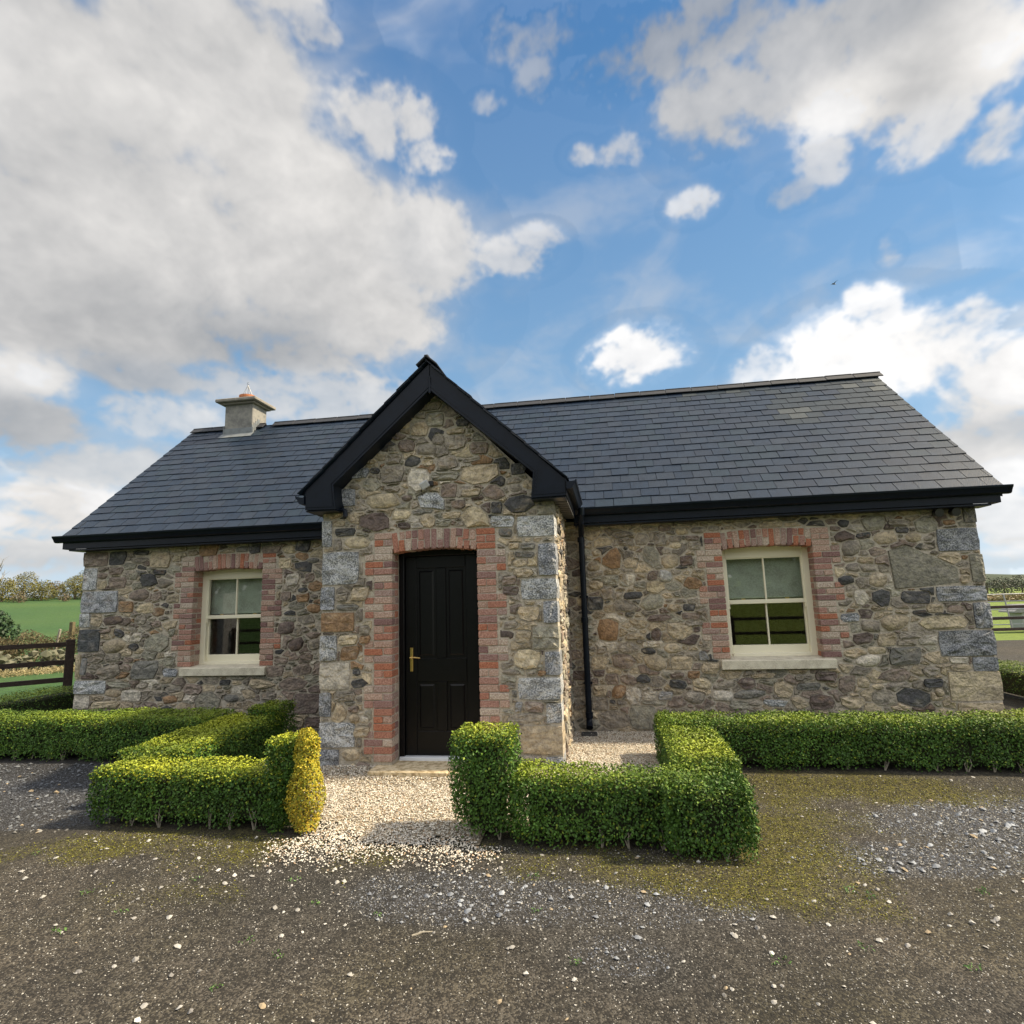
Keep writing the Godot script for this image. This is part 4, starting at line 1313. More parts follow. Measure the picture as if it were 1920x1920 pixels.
	# verges: thin dark boards along the gable ends
	for e in [RXL + 0.012, RXR - 0.012]:
		var vs := S()
		slab(vs, PackedVector2Array([Vector2(-EAVE_Z + 0.04, top.call(EAVE_Z - 0.04) - 0.03), Vector2(-RIDGE_Z, top.call(RIDGE_Z) - 0.03), Vector2(zb - 0.04, top.call(EAVE_Z - 0.04) - 0.03), Vector2(zb - 0.04, top.call(EAVE_Z - 0.04) - 0.17), Vector2(-RIDGE_Z, top.call(RIDGE_Z) - 0.17), Vector2(-EAVE_Z + 0.04, top.call(EAVE_Z - 0.04) - 0.17)]), f, e + 0.011, e - 0.011)
		obj("verge_board", vs, M.upvc, house)

	# --- bargeboards of the porch
	var bm := -0.888
	var oy := func(x2: float) -> float: return PRIDGE_Y - 0.035 - absf(x2 - PM) * PPITCH
	for s in [-1.0, 1.0]:
		var o: float = bm + s * 1.487
		var i1: float = bm + s * 1.118
		var i2: float = bm + s * 1.150
		var poly := PackedVector2Array([Vector2(bm + s * 0.004, 4.455), Vector2(o, oy.call(o) - 0.005), Vector2(o, 2.84), Vector2(i1, 2.83), Vector2(i2, 3.11), Vector2(bm + s * 0.004, 4.14)])
		var b := S()
		slab(b, poly, fz, BARGE_Z, BARGE_Z - 0.024)
		var board := obj("bargeboard", b, M.upvc, house)
		# two raised beads along the lower edge
		for w in [[0.0, 0.018, 0.010], [0.030, 0.048, 0.007]]:
			var m := S()
			var path := [Vector2(o, 2.835), Vector2(i1, 2.828), Vector2(i2, 3.11), Vector2(bm + s * 0.006, 4.14)]
			var nn := [Vector2(0, 1), Vector2(s, 0.1), Vector2(s * 0.68, 0.73)]
			var corner := [Vector2(0, 1), Vector2(s * 0.95, 1.0), Vector2(s * 0.93, 0.43), Vector2(0, 1.38)]
			for k in 3:
				slab(m, PackedVector2Array([path[k] + corner[k] * w[0], path[k + 1] + corner[k + 1] * w[0], path[k + 1] + corner[k + 1] * w[1], path[k] + corner[k] * w[1]]), fz, BARGE_Z + w[2], BARGE_Z + 0.0005)
			obj("bead", m, M.upvc, board)
		# soffits behind the boards and along the porch sides
		var so := S()
		slab(so, PackedVector2Array([Vector2(i2, 3.115), Vector2(bm + s * 0.002, 4.146), Vector2(bm + s * 0.002, 4.18), Vector2(i2, 3.15)]), fz, BARGE_Z - 0.025, P - 0.1)
		slab(so, PackedVector2Array([Vector2(i1, 2.835), Vector2(i2, 3.112), Vector2(i2 + s * 0.02, 3.112), Vector2(i1 + s * 0.02, 2.835)]), fz, BARGE_Z - 0.025, P + 0.002)
		var wx: float = PL if s < 0 else PR
		box(so, Vector3((o + i1) / 2.0, 2.823, (BARGE_Z + P) / 2.0 - 0.01), Vector3(absf(o - i1), 0.016, BARGE_Z - P - 0.01), 0.0)
		obj("soffit", so, M.upvc, house)
		var sd := S()
		box(sd, Vector3((o + wx - s * 0.1) / 2.0, 2.823, (P - 0.004 + 0.23) / 2.0), Vector3(absf(o - wx) + 0.1, 0.016, P - 0.234), 0.0)
		for k in 9:                                  # boarded underside
			box(sd, Vector3((o + wx) / 2.0, 2.812, 0.32 + k * 0.16), Vector3(absf(o - wx), 0.006, 0.13), 0.0)
		obj("soffit", sd, M.soffit, house)
		obj("fascia", bx(Vector3(o - 0.012, 2.84, 0.23), Vector3(o + 0.012, 3.035, BARGE_Z - 0.026), 0.003), M.upvc, house)
		var gs := S()
		var gfr := Transform3D(Basis(Vector3(s, 0, 0), Vector3.UP, Vector3(0, 0, 1) * 1.0), Vector3(o + s * 0.014, 3.002, 0))
		var pp := gutter_profile()
		slab(gs, pp, gfr, BARGE_Z + 0.012, 0.36)
		obj("gutter", gs, M.upvc, house)
	obj("bargeboard_joint", bx(Vector3(bm - 0.012, 4.10, BARGE_Z + 0.002), Vector3(bm + 0.012, 4.30, BARGE_Z + 0.016), 0.004), M.upvc, house)

	# --- rainwater pipe in the corner by the porch
	var pipe := node("downpipe", house)
	var dp := S()
	tube(dp, [Vector3(0.70, 2.93, 0.42), Vector3(0.70, 2.84, 0.41), Vector3(0.69, 2.74, 0.36), Vector3(0.675, 2.62, 0.13), Vector3(0.672, 2.52, 0.088), Vector3(0.662, 0.22, 0.088), Vector3(0.662, 0.14, 0.10), Vector3(0.665, 0.085, 0.16)], [0.042, 0.04, 0.04, 0.04, 0.04, 0.04, 0.042, 0.044], 14)
	for y in [0.20, 1.42, 2.50]:
		tube(dp, [Vector3(0.666, y, 0.088), Vector3(0.666, y + 0.07, 0.088)], [0.049, 0.049], 14)
	obj("pipe", dp, M.upvc, pipe)
	for y in [0.62, 1.75]:
		obj("bracket", bx(Vector3(0.61, y, 0.003), Vector3(0.725, y + 0.03, 0.07), 0.003), M.upvc, pipe)
	var gu := S()
	box(gu, Vector3(0.66, 0.01, 0.17), Vector3(0.20, 0.06, 0.022), 0.003, Basis())
	box(gu, Vector3(0.66, 0.01, 0.30), Vector3(0.20, 0.06, 0.022), 0.003)
	for s in [-1.0, 1.0]: box(gu, Vector3(0.66 + s * 0.089, 0.01, 0.235), Vector3(0.022, 0.06, 0.108), 0.003)
	obj("gully", gu, M.soffit, pipe)
	# overflow pipe out of the gable, left of the door
	var ov := S()
	tube(ov, [Vector3(-2.12, 2.842, P - 0.05), Vector3(-2.12, 2.842, P + 0.05), Vector3(-2.10, 2.842, P + 0.075), Vector3(-1.99, 2.842, P + 0.075), Vector3(-1.965, 2.83, P + 0.075), Vector3(-1.962, 2.76, P + 0.075)], [0.026, 0.026, 0.026, 0.026, 0.028, 0.03], 10)
	obj("overflow_pipe", ov, M.upvc, house)


func wall_lamp() -> void:
	var o := node("wall_lamp", self, Vector3(-1.0, 3.05, P))
	tag(o, "small grey floodlight on a bracket above the porch door", "lamp")
	var st := S()
	box(st, Vector3(-0.005, 0.025, 0.085), Vector3(0.10, 0.085, 0.05), 0.01, Basis(Vector3(0, 0, 1), 0.5) * Basis(Vector3(1, 0, 0), 0.4))
	obj("lamp_head", st, M.grey_plastic, o)
	st = S()
	box(st, Vector3(0.055, 0.045, 0.03), Vector3(0.06, 0.06, 0.05), 0.008)
	tube(st, [Vector3(0.05, 0.04, 0.05), Vector3(0.02, 0.03, 0.075)], [0.014, 0.014], 8)
	obj("mount", st, M.dark_plastic, o)
	st = S()
	tube(st, [Vector3(-0.02, 0.0, 0.07), Vector3(-0.055, -0.03, 0.05), Vector3(-0.06, -0.07, 0.03), Vector3(-0.02, -0.09, 0.02)], [0.006, 0.006, 0.006, 0.006], 6)
	obj("cable", st, M.dark_plastic, o)
	for k in 2:
		var e := node("security_light", self, Vector3([5.11, 5.30][k], 2.715, 0.10))
		tag(e, ["black security light under the right eave, the one nearer the window", "black security light under the right eave, the one nearer the house corner"][k], "security light", "black lights under the right eave")
		var s2 := S()
		tube(s2, [Vector3(0, 0, 0), Vector3(0, -0.03, 0.0)], [0.03, 0.03], 12)
		obj("mount", s2, M.dark_plastic, e)
		s2 = S()
		tube(s2, [Vector3(0, -0.045, -0.04), Vector3(0, -0.05, 0.03), Vector3(0, -0.055, 0.065)], [0.042, 0.05, 0.052], 14)
		obj("lamp_head", s2, M.dark_plastic, e)


# ---------------------------------------------------------------- planting
func leaf_mesh(length: float, width: float) -> ArrayMesh:
	var st := S()
	st.set_smooth_group(0)
	var a := Vector3(0, 0, 0)
	var b := Vector3(width / 2.0, length * 0.45, 0.10 * length)
	var c := Vector3(0, length, -0.06 * length)
	var d := Vector3(-width / 2.0, length * 0.45, 0.10 * length)
	tri(st, a, b, c, Vector3(0, 0, 1))
	tri(st, a, c, d, Vector3(0, 0, 1))
	return done(st)


func scatter(called: String, parent: Node, mesh: Mesh, m: Material, spots: Array) -> MultiMeshInstance3D:
	var mm := MultiMesh.new()
	mm.transform_format = MultiMesh.TRANSFORM_3D
	mm.use_colors = true
	mm.mesh = mesh
	mm.instance_count = spots.size()
	for i in spots.size():
		mm.set_instance_transform(i, spots[i][0])
		mm.set_instance_color(i, spots[i][1])
	var o := MultiMeshInstance3D.new()
	o.name = called
	o.multimesh = mm
	o.material_override = m
	parent.add_child(o, true)
	return o


func turned(n: Vector3, loose: float, size: float) -> Basis:
	var d := (n + Vector3(rnd(-1, 1), rnd(-1, 1), rnd(-1, 1)) * loose).normalized()
	var t := d.cross(Vector3(rnd(-1, 1), rnd(-1, 1), rnd(-1, 1))).normalized()
	return Basis(t, d.cross(t), d) * size


# a clipped hedge made of one or more blocks [x0, x1, z0, z1, top]; `gold` is how much yellow new growth its top carries
func hedge(blocks: Array, label: String, gold: float, group := "clipped hedges round the cottage", density := 9500.0, stems := true, hue := 0.0) -> Node3D:
	var o := node("hedge")
	tag(o, label, "hedge", group)
	var core := S()
	var spots := []
	for b in blocks:
		var lo := Vector3(b[0], 0, b[2])
		var hi := Vector3(b[1], b[4], b[3])
		lo.y = ground_y((lo.x + hi.x) / 2.0, b[3]) - 0.01
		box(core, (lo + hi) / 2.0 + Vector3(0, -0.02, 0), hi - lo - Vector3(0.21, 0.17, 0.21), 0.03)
		var size := hi - lo
		var faces := [[0, 1], [0, -1], [2, 1], [2, -1], [1, 1]]
		for fc in faces:
			var ax: int = fc[0]
			var u := (ax + 1) % 3
			var v := (ax + 2) % 3
			var count := int(size[u] * size[v] * density)
			if ax == 2 and fc[1] < 0 or (ax == 0 and absf(lo.x) > 6.0): count = count / 3
			for k in count:
				var p := Vector3.ZERO
				p[u] = rnd(lo[u], hi[u]); p[v] = rnd(lo[v], hi[v])
				var dpt := pow(rng.randf(), 1.3) * 0.105
				p[ax] = (hi[ax] if fc[1] > 0 else lo[ax]) - dpt * fc[1]
				# skip what would lie deep inside a neighbouring block
				var hidden := false
				for c in blocks:
					if c == b: continue
					if p.x > c[0] + 0.07 and p.x < c[1] - 0.07 and p.z > c[2] + 0.07 and p.z < c[3] - 0.07 and p.y < c[4] - 0.08: hidden = true
				if hidden: continue
				var wave := noise.get_noise_3d(p.x * 260.0, p.y * 260.0, p.z * 260.0)
				var slow := noise.get_noise_3d(p.x * 70.0 + 50.0, p.y * 70.0, p.z * 70.0)
				var nrm := Vector3.ZERO
				nrm[ax] = fc[1]
				# rounded shoulders and an uneven, slightly wavy surface
				var edge := clampf((hi.y - p.y) / 0.07, 0.0, 1.0)
				p += nrm * (wave * 0.034 + slow * 0.042 + (0.0 if ax == 1 else -0.022 * (1.0 - edge)))
				if ax == 1:
					var rim := minf(minf(p.x - lo.x, hi.x - p.x), minf(p.z - lo.z, hi.z - p.z))
					p.y -= 0.03 * pow(1.0 - clampf(rim / 0.07, 0.0, 1.0), 2.0)
				var above := p.y - lo.y
				if ax != 1 and above < 0.13 and rng.randf() > (above - 0.01) / 0.12 + wave * 0.7: continue
				if ax != 1 and above < 0.10: p -= nrm * 0.03
				if wave < -0.32 and rng.randf() < 0.5: continue
				var top := 1.0 if ax == 1 else smoothstep(0.045, 0.0, hi.y - p.y) * 0.6
				var fresh := clampf(gold * top * (0.75 + slow * 1.1) + rnd(-0.12, 0.12) * top, 0.0, 1.0)
				if rng.randf() < 0.08 * (1.0 - top): fresh = maxf(fresh, rnd(0.1, 0.45))
				var base := Color(0.026, 0.082, 0.010).lerp(Color(0.080, 0.190, 0.020), clampf(rng.randf() * 0.9 + slow * 0.5, 0, 1))
				base = base.lerp(Color(0.10, 0.145, 0.045), 0.22 + hue)
				var cc := base.lerp(Color(0.40, 0.43, 0.035), fresh) * rnd(0.6, 1.3)
				spots.append([Transform3D(turned(nrm + Vector3(0, 0.25, 0), 0.85, rnd(0.75, 1.25)), p), cc])
	obj("branches", core, M.inner, o)
	tag(scatter("foliage", o, leaf_mesh(0.0225, 0.0148), M.leaf, spots), "", "", "", "stuff")
	if stems:
		for b in blocks:
			var n := int((b[1] - b[0]) / 0.24)
			for k in n:
				if rng.randf() < 0.35: continue
				var x: float = b[0] + 0.12 + k * 0.24 + rnd(-0.06, 0.06)
				var z: float = b[3] - rnd(0.07, 0.13)
				var y := ground_y(x, z)
				var st := S()
				for j in 3:
					tube(st, [Vector3(x, y - 0.02, z), Vector3(x + rnd(-0.04, 0.04), y + 0.07, z + rnd(-0.02, 0.02)), Vector3(x + rnd(-0.09, 0.09), y + 0.16, z - 0.03)], [0.007, 0.005, 0.003], 5)
				obj("stem", st, M.pale_bark, o)
	return o


func upright_shrub(at: Vector3, r: float, h: float) -> void:
	var o := node("yellow_shrub", self, at)
	tag(o, "narrow golden yellow shrub beside the white gravel path", "shrub")
	var spots := []
	for k in 9000:
		var t := pow(rng.randf(), 0.9)
		var prof := lerpf(1.0, 0.68, smoothstep(0.25, 0.7, t)) * (1.0 - pow(t, 9.0) * 0.65)
		if t < 0.25: prof *= 0.62 + t * 1.5
		var a := rnd(0, TAU)
		var rr := r * prof * (1.0 - pow(rng.randf(), 2.0) * 0.4)
		var p := Vector3(cos(a) * rr, 0.03 + t * h, sin(a) * rr)
		p += Vector3(1, 0.4, 1) * noise.get_noise_3d(p.x * 300.0, p.y * 300.0, p.z * 300.0) * 0.085
		var n := Vector3(cos(a), 0.5, sin(a))
		var c := Color(0.52, 0.40, 0.028).lerp(Color(0.40, 0.22, 0.03), clampf(0.55 - t + rnd(-0.3, 0.3), 0, 1)).lerp(Color(0.20, 0.26, 0.03), 0.75 if rng.randf() < 0.35 else 0.15)
		spots.append([Transform3D(turned(n, 0.8, rnd(0.7, 1.2)), p), c * rnd(0.75, 1.15)])
	tag(scatter("foliage", o, leaf_mesh(0.019, 0.012), M.leaf, spots), "", "", "", "stuff")
	var st := S()
	tube(st, [Vector3(0, 0.0, 0), Vector3(0.01, h * 0.5, 0), Vector3(0, h * 0.85, 0)], [0.02, 0.014, 0.006], 7)
	for k in 10:
		var a := TAU * k / 10.0
		var y := h * rnd(0.08, 0.4)
		tube(st, [Vector3(0, y * 0.3, 0), Vector3(cos(a) * r * 0.6, y + h * 0.2, sin(a) * r * 0.6)], [0.007, 0.003], 4)
	obj("stem", st, M.bark, o)


# ---------------------------------------------------------------- ground
func field_y(x: float, z: float) -> float:
	var d := Vector2(x - CAM.x, z - CAM.z).length()
	var y := -0.16
	var left := smoothstep(-6.0, -16.0, x) * smoothstep(4.0, -6.0, z)
	y += left * (0.12 + 0.058 * maxf(0.0, minf(d, 96.0) - 26.0))
	y += smoothstep(13.0, 40.0, z) * 3.2
	if d > 25.0: y += noise.get_noise_2d(x * 3.0, z * 3.0) * 0.25 * left
	y -= smoothstep(60.0, 110.0, d) * 0.25 * (1.0 - left)
	return y


func axis(breaks: Array) -> Array:
	var out := []
	for b in breaks:
		var n := int(b[2])
		for k in n: out.append(lerpf(b[0], b[1], float(k) / n))
	out.append(breaks[-1][1])
	return out


func build_ground() -> void:
	# the land, out to the horizon
	var xs := axis([[-900, -120, 10], [-120, -20, 34], [-20, 20, 30], [20, 120, 20], [120, 900, 10]])
	var zs := axis([[-900, -120, 10], [-120, -20, 34], [-20, 20, 30], [20, 80, 12], [80, 900, 6]])
	var st := SurfaceTool.new()
	st.begin(Mesh.PRIMITIVE_TRIANGLES)
	for j in zs.size():
		for i in xs.size():
			var x: float = xs[i]
			var z: float = zs[j]
			var n := noise.get_noise_2d(x * 6.0, z * 6.0)
			var c := Color(0.042, 0.112, 0.026).lerp(Color(0.075, 0.145, 0.030), clampf(0.5 + n, 0, 1))
			if x > 5.0: c = Color(0.17, 0.24, 0.035).lerp(Color(0.22, 0.27, 0.045), clampf(0.5 + n, 0, 1))  # grass right of the house coloured as sunlit, the left as under cloud
			st.set_color(c)
			st.add_vertex(Vector3(x, field_y(x, z), z))
	_grid_index(st, xs.size(), zs.size())
	st.generate_normals()
	tag(put("grass_field", st.commit(), M.field), "", "", "", "structure")
	# the yard
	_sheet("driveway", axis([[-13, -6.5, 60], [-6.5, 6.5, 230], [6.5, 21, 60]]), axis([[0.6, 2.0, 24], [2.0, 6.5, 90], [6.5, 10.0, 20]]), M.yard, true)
	_sheet("gravel_yard", axis([[5.5, 21, 50]]), axis([[-13.9, 0.6, 60]]), M.yard, false)
	_sheet("gravel_bed", axis([[-2.96, 1.44, 90]]), axis([[-0.1, 3.62, 74]]), M.bed, true, 0.008, func(x, z): return (z < 3.1 and not (x > -1.57 and x < -0.28 and z > 1.45 and z < 1.93) and not (x > PL + 0.05 and x < PR - 0.05 and z < P - 0.06)) or (x > -1.34 + noise.get_noise_1d(z * 300.0) * 0.06 and x < -0.08 and z < 3.42 + noise.get_noise_1d(x * 200.0) * 0.25))


func _grid_index(st: SurfaceTool, nx: int, nz: int, keep = null) -> void:
	for j in nz - 1:
		for i in nx - 1:
			if keep != null and not keep.call(i, j): continue
			var a := j * nx + i
			st.add_index(a); st.add_index(a + 1); st.add_index(a + nx)
			st.add_index(a + 1); st.add_index(a + nx + 1); st.add_index(a + nx)


# how mossy the yard is at a place, 0..1
func moss(x: float, z: float) -> float:
	var n := noise.get_noise_2d(x * 32.0, z * 38.0) * 0.8 + noise.get_noise_2d(x * 110.0, z * 110.0 + 40.0) * 0.45
	var m := 0.0
	var front := 3.45 + 0.25 * smoothstep(0.6, 1.7, x)
	m = maxf(m, smoothstep(0.75, 0.05, absf(z - front - 0.15)) * smoothstep(-4.4, -3.0, x) * smoothstep(3.0, 2.2, x) * 1.0)
	m = maxf(m, smoothstep(1.0, 0.1, absf(x - 2.25)) * smoothstep(1.8, 2.4, z) * smoothstep(4.6, 3.9, z) * 1.0)
	m = maxf(m, smoothstep(1.3, 0.2, absf(x - 3.6)) * smoothstep(1.0, 0.2, absf(z - 4.1)) * 0.6)
	m = maxf(m, smoothstep(0.5, 0.1, absf(z - 2.0)) * smoothstep(2.0, 2.5, x) * 0.75)
	m = maxf(m, smoothstep(1.5, 0.3, absf(x + 2.2)) * smoothstep(0.5, 0.1, absf(z - 4.2)) * 0.15)
	return clampf((m * 1.05 + n * 1.9 - 0.30) * smoothstep(0.0, 0.2, m), 0.0, 1.0)


func stony(x: float, z: float) -> float:      # bluish clean chippings; the left patch also paints in hedge shade
	var n := noise.get_noise_2d(x * 45.0 + 300.0, z * 45.0)
	var m := 0.0
	m = maxf(m, smoothstep(1.4, 0.5, Vector2((x - 4.4) * 0.7, (z - 2.75) * 1.6).length()))
	m = maxf(m, smoothstep(0.55, 0.2, Vector2((x - 2.9) * 0.55, (z - 3.45) * 1.5).length()) * 0.9)
	m = maxf(m, smoothstep(1.6, 0.8, Vector2((x + 5.2) * 0.6, (z - 2.6) * 1.1).length()))
	m = maxf(m, smoothstep(0.9, 0.3, Vector2((x - 0.5) * 0.55, (z - 4.25) * 1.7).length()) * 0.5)
	m = maxf(m, smoothstep(0.5, 0.1, Vector2((x - 0.9) * 0.8, (z - 4.75) * 1.2).length()) * 0.4)
	return clampf(m + n * 0.5 * (1.0 if m > 0.05 else 0.0), 0.0, 1.0)


func yard_color(x: float, z: float) -> Color:
	var n := noise.get_noise_2d(x * 14.0, z * 20.0)
	var n2 := noise.get_noise_2d(x * 60.0 + 70.0, z * 60.0)
	var c := Color(0.235, 0.20, 0.15).lerp(Color(0.18, 0.165, 0.14), clampf(0.5 + n * 1.2, 0, 1))
	c = c.lerp(Color(0.20, 0.175, 0.085), clampf(n2 * 0.8 + smoothstep(1.8, 4.0, x) * 0.25, 0, 0.5))
	c *= 1.0 + 0.5 * noise.get_noise_2d(x * 22.0 + 11.0, z * 34.0) + 0.35 * noise.get_noise_2d(x * 130.0, z * 130.0 + 9.0)
	c = c.lerp(Color(0.20, 0.21, 0.235), stony(x, z) * 0.85)
	c = c.lerp(Color(0.30, 0.265, 0.035), moss(x, z) * 0.95)
	return c * lerpf(0.55, 1.0, smoothstep(-4.6, -3.0, x + 0.8 * smoothstep(3.0, 4.4, z)))  # darker left of the hedge: its shadow painted into the yard colour


func _sheet(called: String, xs: Array, zs: Array, m: Material, yard: bool, lift := 0.0, inside = null) -> MeshInstance3D:
	var st := SurfaceTool.new()
	st.begin(Mesh.PRIMITIVE_TRIANGLES)
	for z in zs:
		for x in xs:
			var y := ground_y(x, z) + lift
			if yard: y += noise.get_noise_2d(x * 40.0, z * 40.0) * 0.018 * smoothstep(2.2, 3.2, z)
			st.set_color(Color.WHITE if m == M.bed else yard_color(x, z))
			st.add_vertex(Vector3(x, y - (0.03 if not yard else 0.0), z))
	_grid_index(st, xs.size(), zs.size(), func(i, j): return inside == null or inside.call((xs[i] + xs[i + 1]) / 2.0, (zs[j] + zs[j + 1]) / 2.0))
	st.generate_normals()
	var o := put(called, st.commit(), m)
	tag(o, "", "", "", "structure")
	return o


func pebble_mesh(flat: float) -> ArrayMesh:
	var st := S()
	var r := []
	for k in 6: r.append(Vector3(cos(TAU * k / 6) * rnd(0.75, 1.1), rnd(-0.12, 0.12), sin(TAU * k / 6) * rnd(0.6, 0.95)) * 0.5)
	var top := Vector3(rnd(-0.12, 0.12), flat * 0.5, rnd(-0.1, 0.1))
	var low := Vector3(0, -flat * 0.5, 0)
	for k in 6:
		var k2 := (k + 1) % 6
		tri(st, r[k], r[k2], top, top + r[k])
		tri(st, r[k], r[k2], low, low + r[k])
	return done(st)


func in_view(x: float, z: float) -> bool:
	return z < 5.75 and x > CAM.x - 0.30 - (CAM.z - z) * 1.12 and x < CAM.x + 0.30 + (CAM.z - z) * 0.80


func build_stones() -> void:
	var meshes := [pebble_mesh(0.5), pebble_mesh(0.7), pebble_mesh(0.35)]
	# pale gravel of the beds and the path
	var spots := [[], [], []]
	for k in 90000:
		var x := rnd(-3.0, 1.5)
		var z := rnd(0.02, 4.25)
		if z < P + 0.02 and x > PL - 0.02 and x < PR + 0.02: continue
		if x > -1.6 and x < -0.25 and z < 1.97 and z > 1.0: continue
		if z > 3.0 and z < 3.5 and (x < -1.55 or x > -0.10): continue
		if z >= 3.5 and (x < -1.5 - rng.randf() * 0.3 or x > -0.1 + rng.randf() * 0.3): continue
		var edge := 3.62 + noise.get_noise_1d(x * 120.0) * 0.22
		if z > edge and rng.randf() < pow((z - edge) * 2.6, 0.45): continue
		var s := rnd(0.009, 0.020)
		var tone := rnd(0.6, 1.0)
		var c := Color(0.82, 0.76, 0.66) * tone
		if rng.randf() < 0.16: c = Color(0.50, 0.36, 0.24) * tone
		elif rng.randf() < 0.10: c = Color(0.36, 0.33, 0.29) * tone
		spots[k % 3].append([Transform3D(Basis.from_euler(Vector3(rnd(-0.5, 0.5), rnd(0, TAU), rnd(-0.5, 0.5))) * s, Vector3(x, ground_y(x, z) + noise.get_noise_2d(x * 40.0, z * 40.0) * 0.018 * smoothstep(2.2, 3.2, z) + 0.012 + rnd(0.0, 0.006), z)), c])
	var g := node("white_gravel")
	tag(g, "cream white gravel chippings of the path and beds before the porch", "gravel", "", "stuff")
	for i in 3: tag(scatter("chippings", g, meshes[i], M.pebble, spots[i]), "", "", "", "stuff")
	# grit and loose stones of the yard
	var grit := [[], [], []]
	var loose := [[], [], []]
	for k in 230000:
		var z := 5.75 - pow(rng.randf(), 0.75) * 4.6
		var x := rnd(-6.5, 7.5)
		if not in_view(x, z): continue
		if z < 1.8 or (z < 3.45 and x > -3.5 and x < 1.9): continue
		var st := stony(x, z)
		var mo := moss(x, z)
		if rng.randf() < mo * 0.75: continue
		var s := rnd(0.004, 0.011) * (1.0 + st * 0.5)
		var t := rng.randf()
		var c := Color(0.13, 0.12, 0.105).lerp(Color(0.05, 0.047, 0.042), rng.randf())
		if st > 0.3: c = Color(0.20, 0.21, 0.235).lerp(Color(0.07, 0.075, 0.09), rng.randf())
		if x < -3.4: c *= 0.6  # grains beyond the left hedge darkened as if in its shadow
		elif t < 0.24 + st * 0.06: c = Color(0.36, 0.345, 0.31) * rnd(0.6, 1.3)
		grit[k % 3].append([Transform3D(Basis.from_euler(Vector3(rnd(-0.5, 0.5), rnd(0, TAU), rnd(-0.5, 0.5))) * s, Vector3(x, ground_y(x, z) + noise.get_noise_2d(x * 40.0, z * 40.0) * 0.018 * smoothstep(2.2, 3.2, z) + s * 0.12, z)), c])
	for k in 9000:
		var z := 5.75 - pow(rng.randf(), 0.85) * 4.2
		var x := rnd(-6.5, 7.5)
		if not in_view(x, z): continue
		if z < 1.8 or (z < 3.45 and x > -3.5 and x < 1.9): continue
		var st := stony(x, z)
		var mo := moss(x, z)
		if rng.randf() > (0.34 + st * 0.9 + smoothstep(0.6, 0.0, absf(z - 3.85)) * 0.4) * (1.0 - 0.6 * mo): continue
		var s := pow(rng.randf(), 3.2) * 0.034 + 0.010 + st * rnd(0, 0.028)
		var c := Color(0.52, 0.50, 0.46).lerp(Color(0.22, 0.21, 0.20), pow(rng.randf(), 0.8)) * rnd(0.7, 1.15)
		if st > 0.3: c = Color(0.34, 0.36, 0.39).lerp(Color(0.14, 0.15, 0.17), rng.randf())
		if x < -3.4: c *= 0.5  # hedge shade painted into the loose stones on the left
		if rng.randf() < 0.06: c = Color(0.33, 0.26, 0.17)
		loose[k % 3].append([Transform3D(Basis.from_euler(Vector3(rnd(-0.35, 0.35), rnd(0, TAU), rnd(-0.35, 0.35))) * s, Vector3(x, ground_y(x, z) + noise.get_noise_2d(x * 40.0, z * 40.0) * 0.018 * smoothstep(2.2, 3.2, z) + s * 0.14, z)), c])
	var gr := node("grit")
	tag(gr, "dark grit and small chips strewn over the yard", "grit", "", "stuff")
	for i in 3: tag(scatter("grains", gr, meshes[i], M.pebble, grit[i]), "", "", "", "stuff")
	var lo := node("loose_stones")
	tag(lo, "pale loose stones lying scattered on the dark yard", "stones", "", "stuff")
	for i in 3: tag(scatter("stones", lo, meshes[i], M.pebble, loose[i]), "", "", "", "stuff")
	# moss cushions
	var mossy := []
	for k in 190000:
		var z := rnd(1.85, 5.6)
		var x := rnd(-5.5, 6.0)
		if not in_view(x, z) or (z < 3.42 and x > -3.5 and x < 1.9): continue
		var mo := moss(x, z)
		if rng.randf() > mo * 1.15: continue
		var s := rnd(0.006, 0.017)
		var c := Color(0.20, 0.185, 0.022).lerp(Color(0.09, 0.10, 0.018), rng.randf()) * rnd(0.65, 1.3)
		mossy.append([Transform3D(turned(Vector3.UP, 0.9, s / 0.02), Vector3(x, ground_y(x, z) + noise.get_noise_2d(x * 40.0, z * 40.0) * 0.018 * smoothstep(2.2, 3.2, z) + rnd(0.0, 0.006), z)), c])
	tag(scatter("moss", self, leaf_mesh(0.017, 0.014), M.leaf, mossy), "olive yellow moss growing over the yard in front of the hedges", "moss", "", "stuff")
	# tiny weeds
	var weeds := []
	for k in 26:
		var z := rnd(3.9, 5.5)
		var x := rnd(-4.0, 4.5)
		if not in_view(x, z): continue
		for j in 16:
			weeds.append([Transform3D(turned(Vector3(rnd(-1, 1), 0.5, rnd(-1, 1)), 0.4, rnd(0.6, 1.3)), Vector3(x + rnd(-0.035, 0.035), ground_y(x, z) + 0.008, z + rnd(-0.03, 0.03))), Color(0.10, 0.19, 0.05) * rnd(0.7, 1.4)])
	tag(scatter("weeds", self, leaf_mesh(0.02, 0.008), M.leaf, weeds), "tiny green weeds sprouting between the stones of the yard", "weeds", "", "stuff")
	var tw := S()
	tube(tw, [Vector3(0, 0, 0), Vector3(0.05, 0.006, -0.03), Vector3(0.105, 0.002, -0.05)], [0.006, 0.005, 0.003], 6)
	var t := obj("twig", tw, M.pale_bark)
	t.position = Vector3(-0.18, -0.072, 4.72)
	tag(t, "short pale twig lying on the dark grit of the yard", "twig")


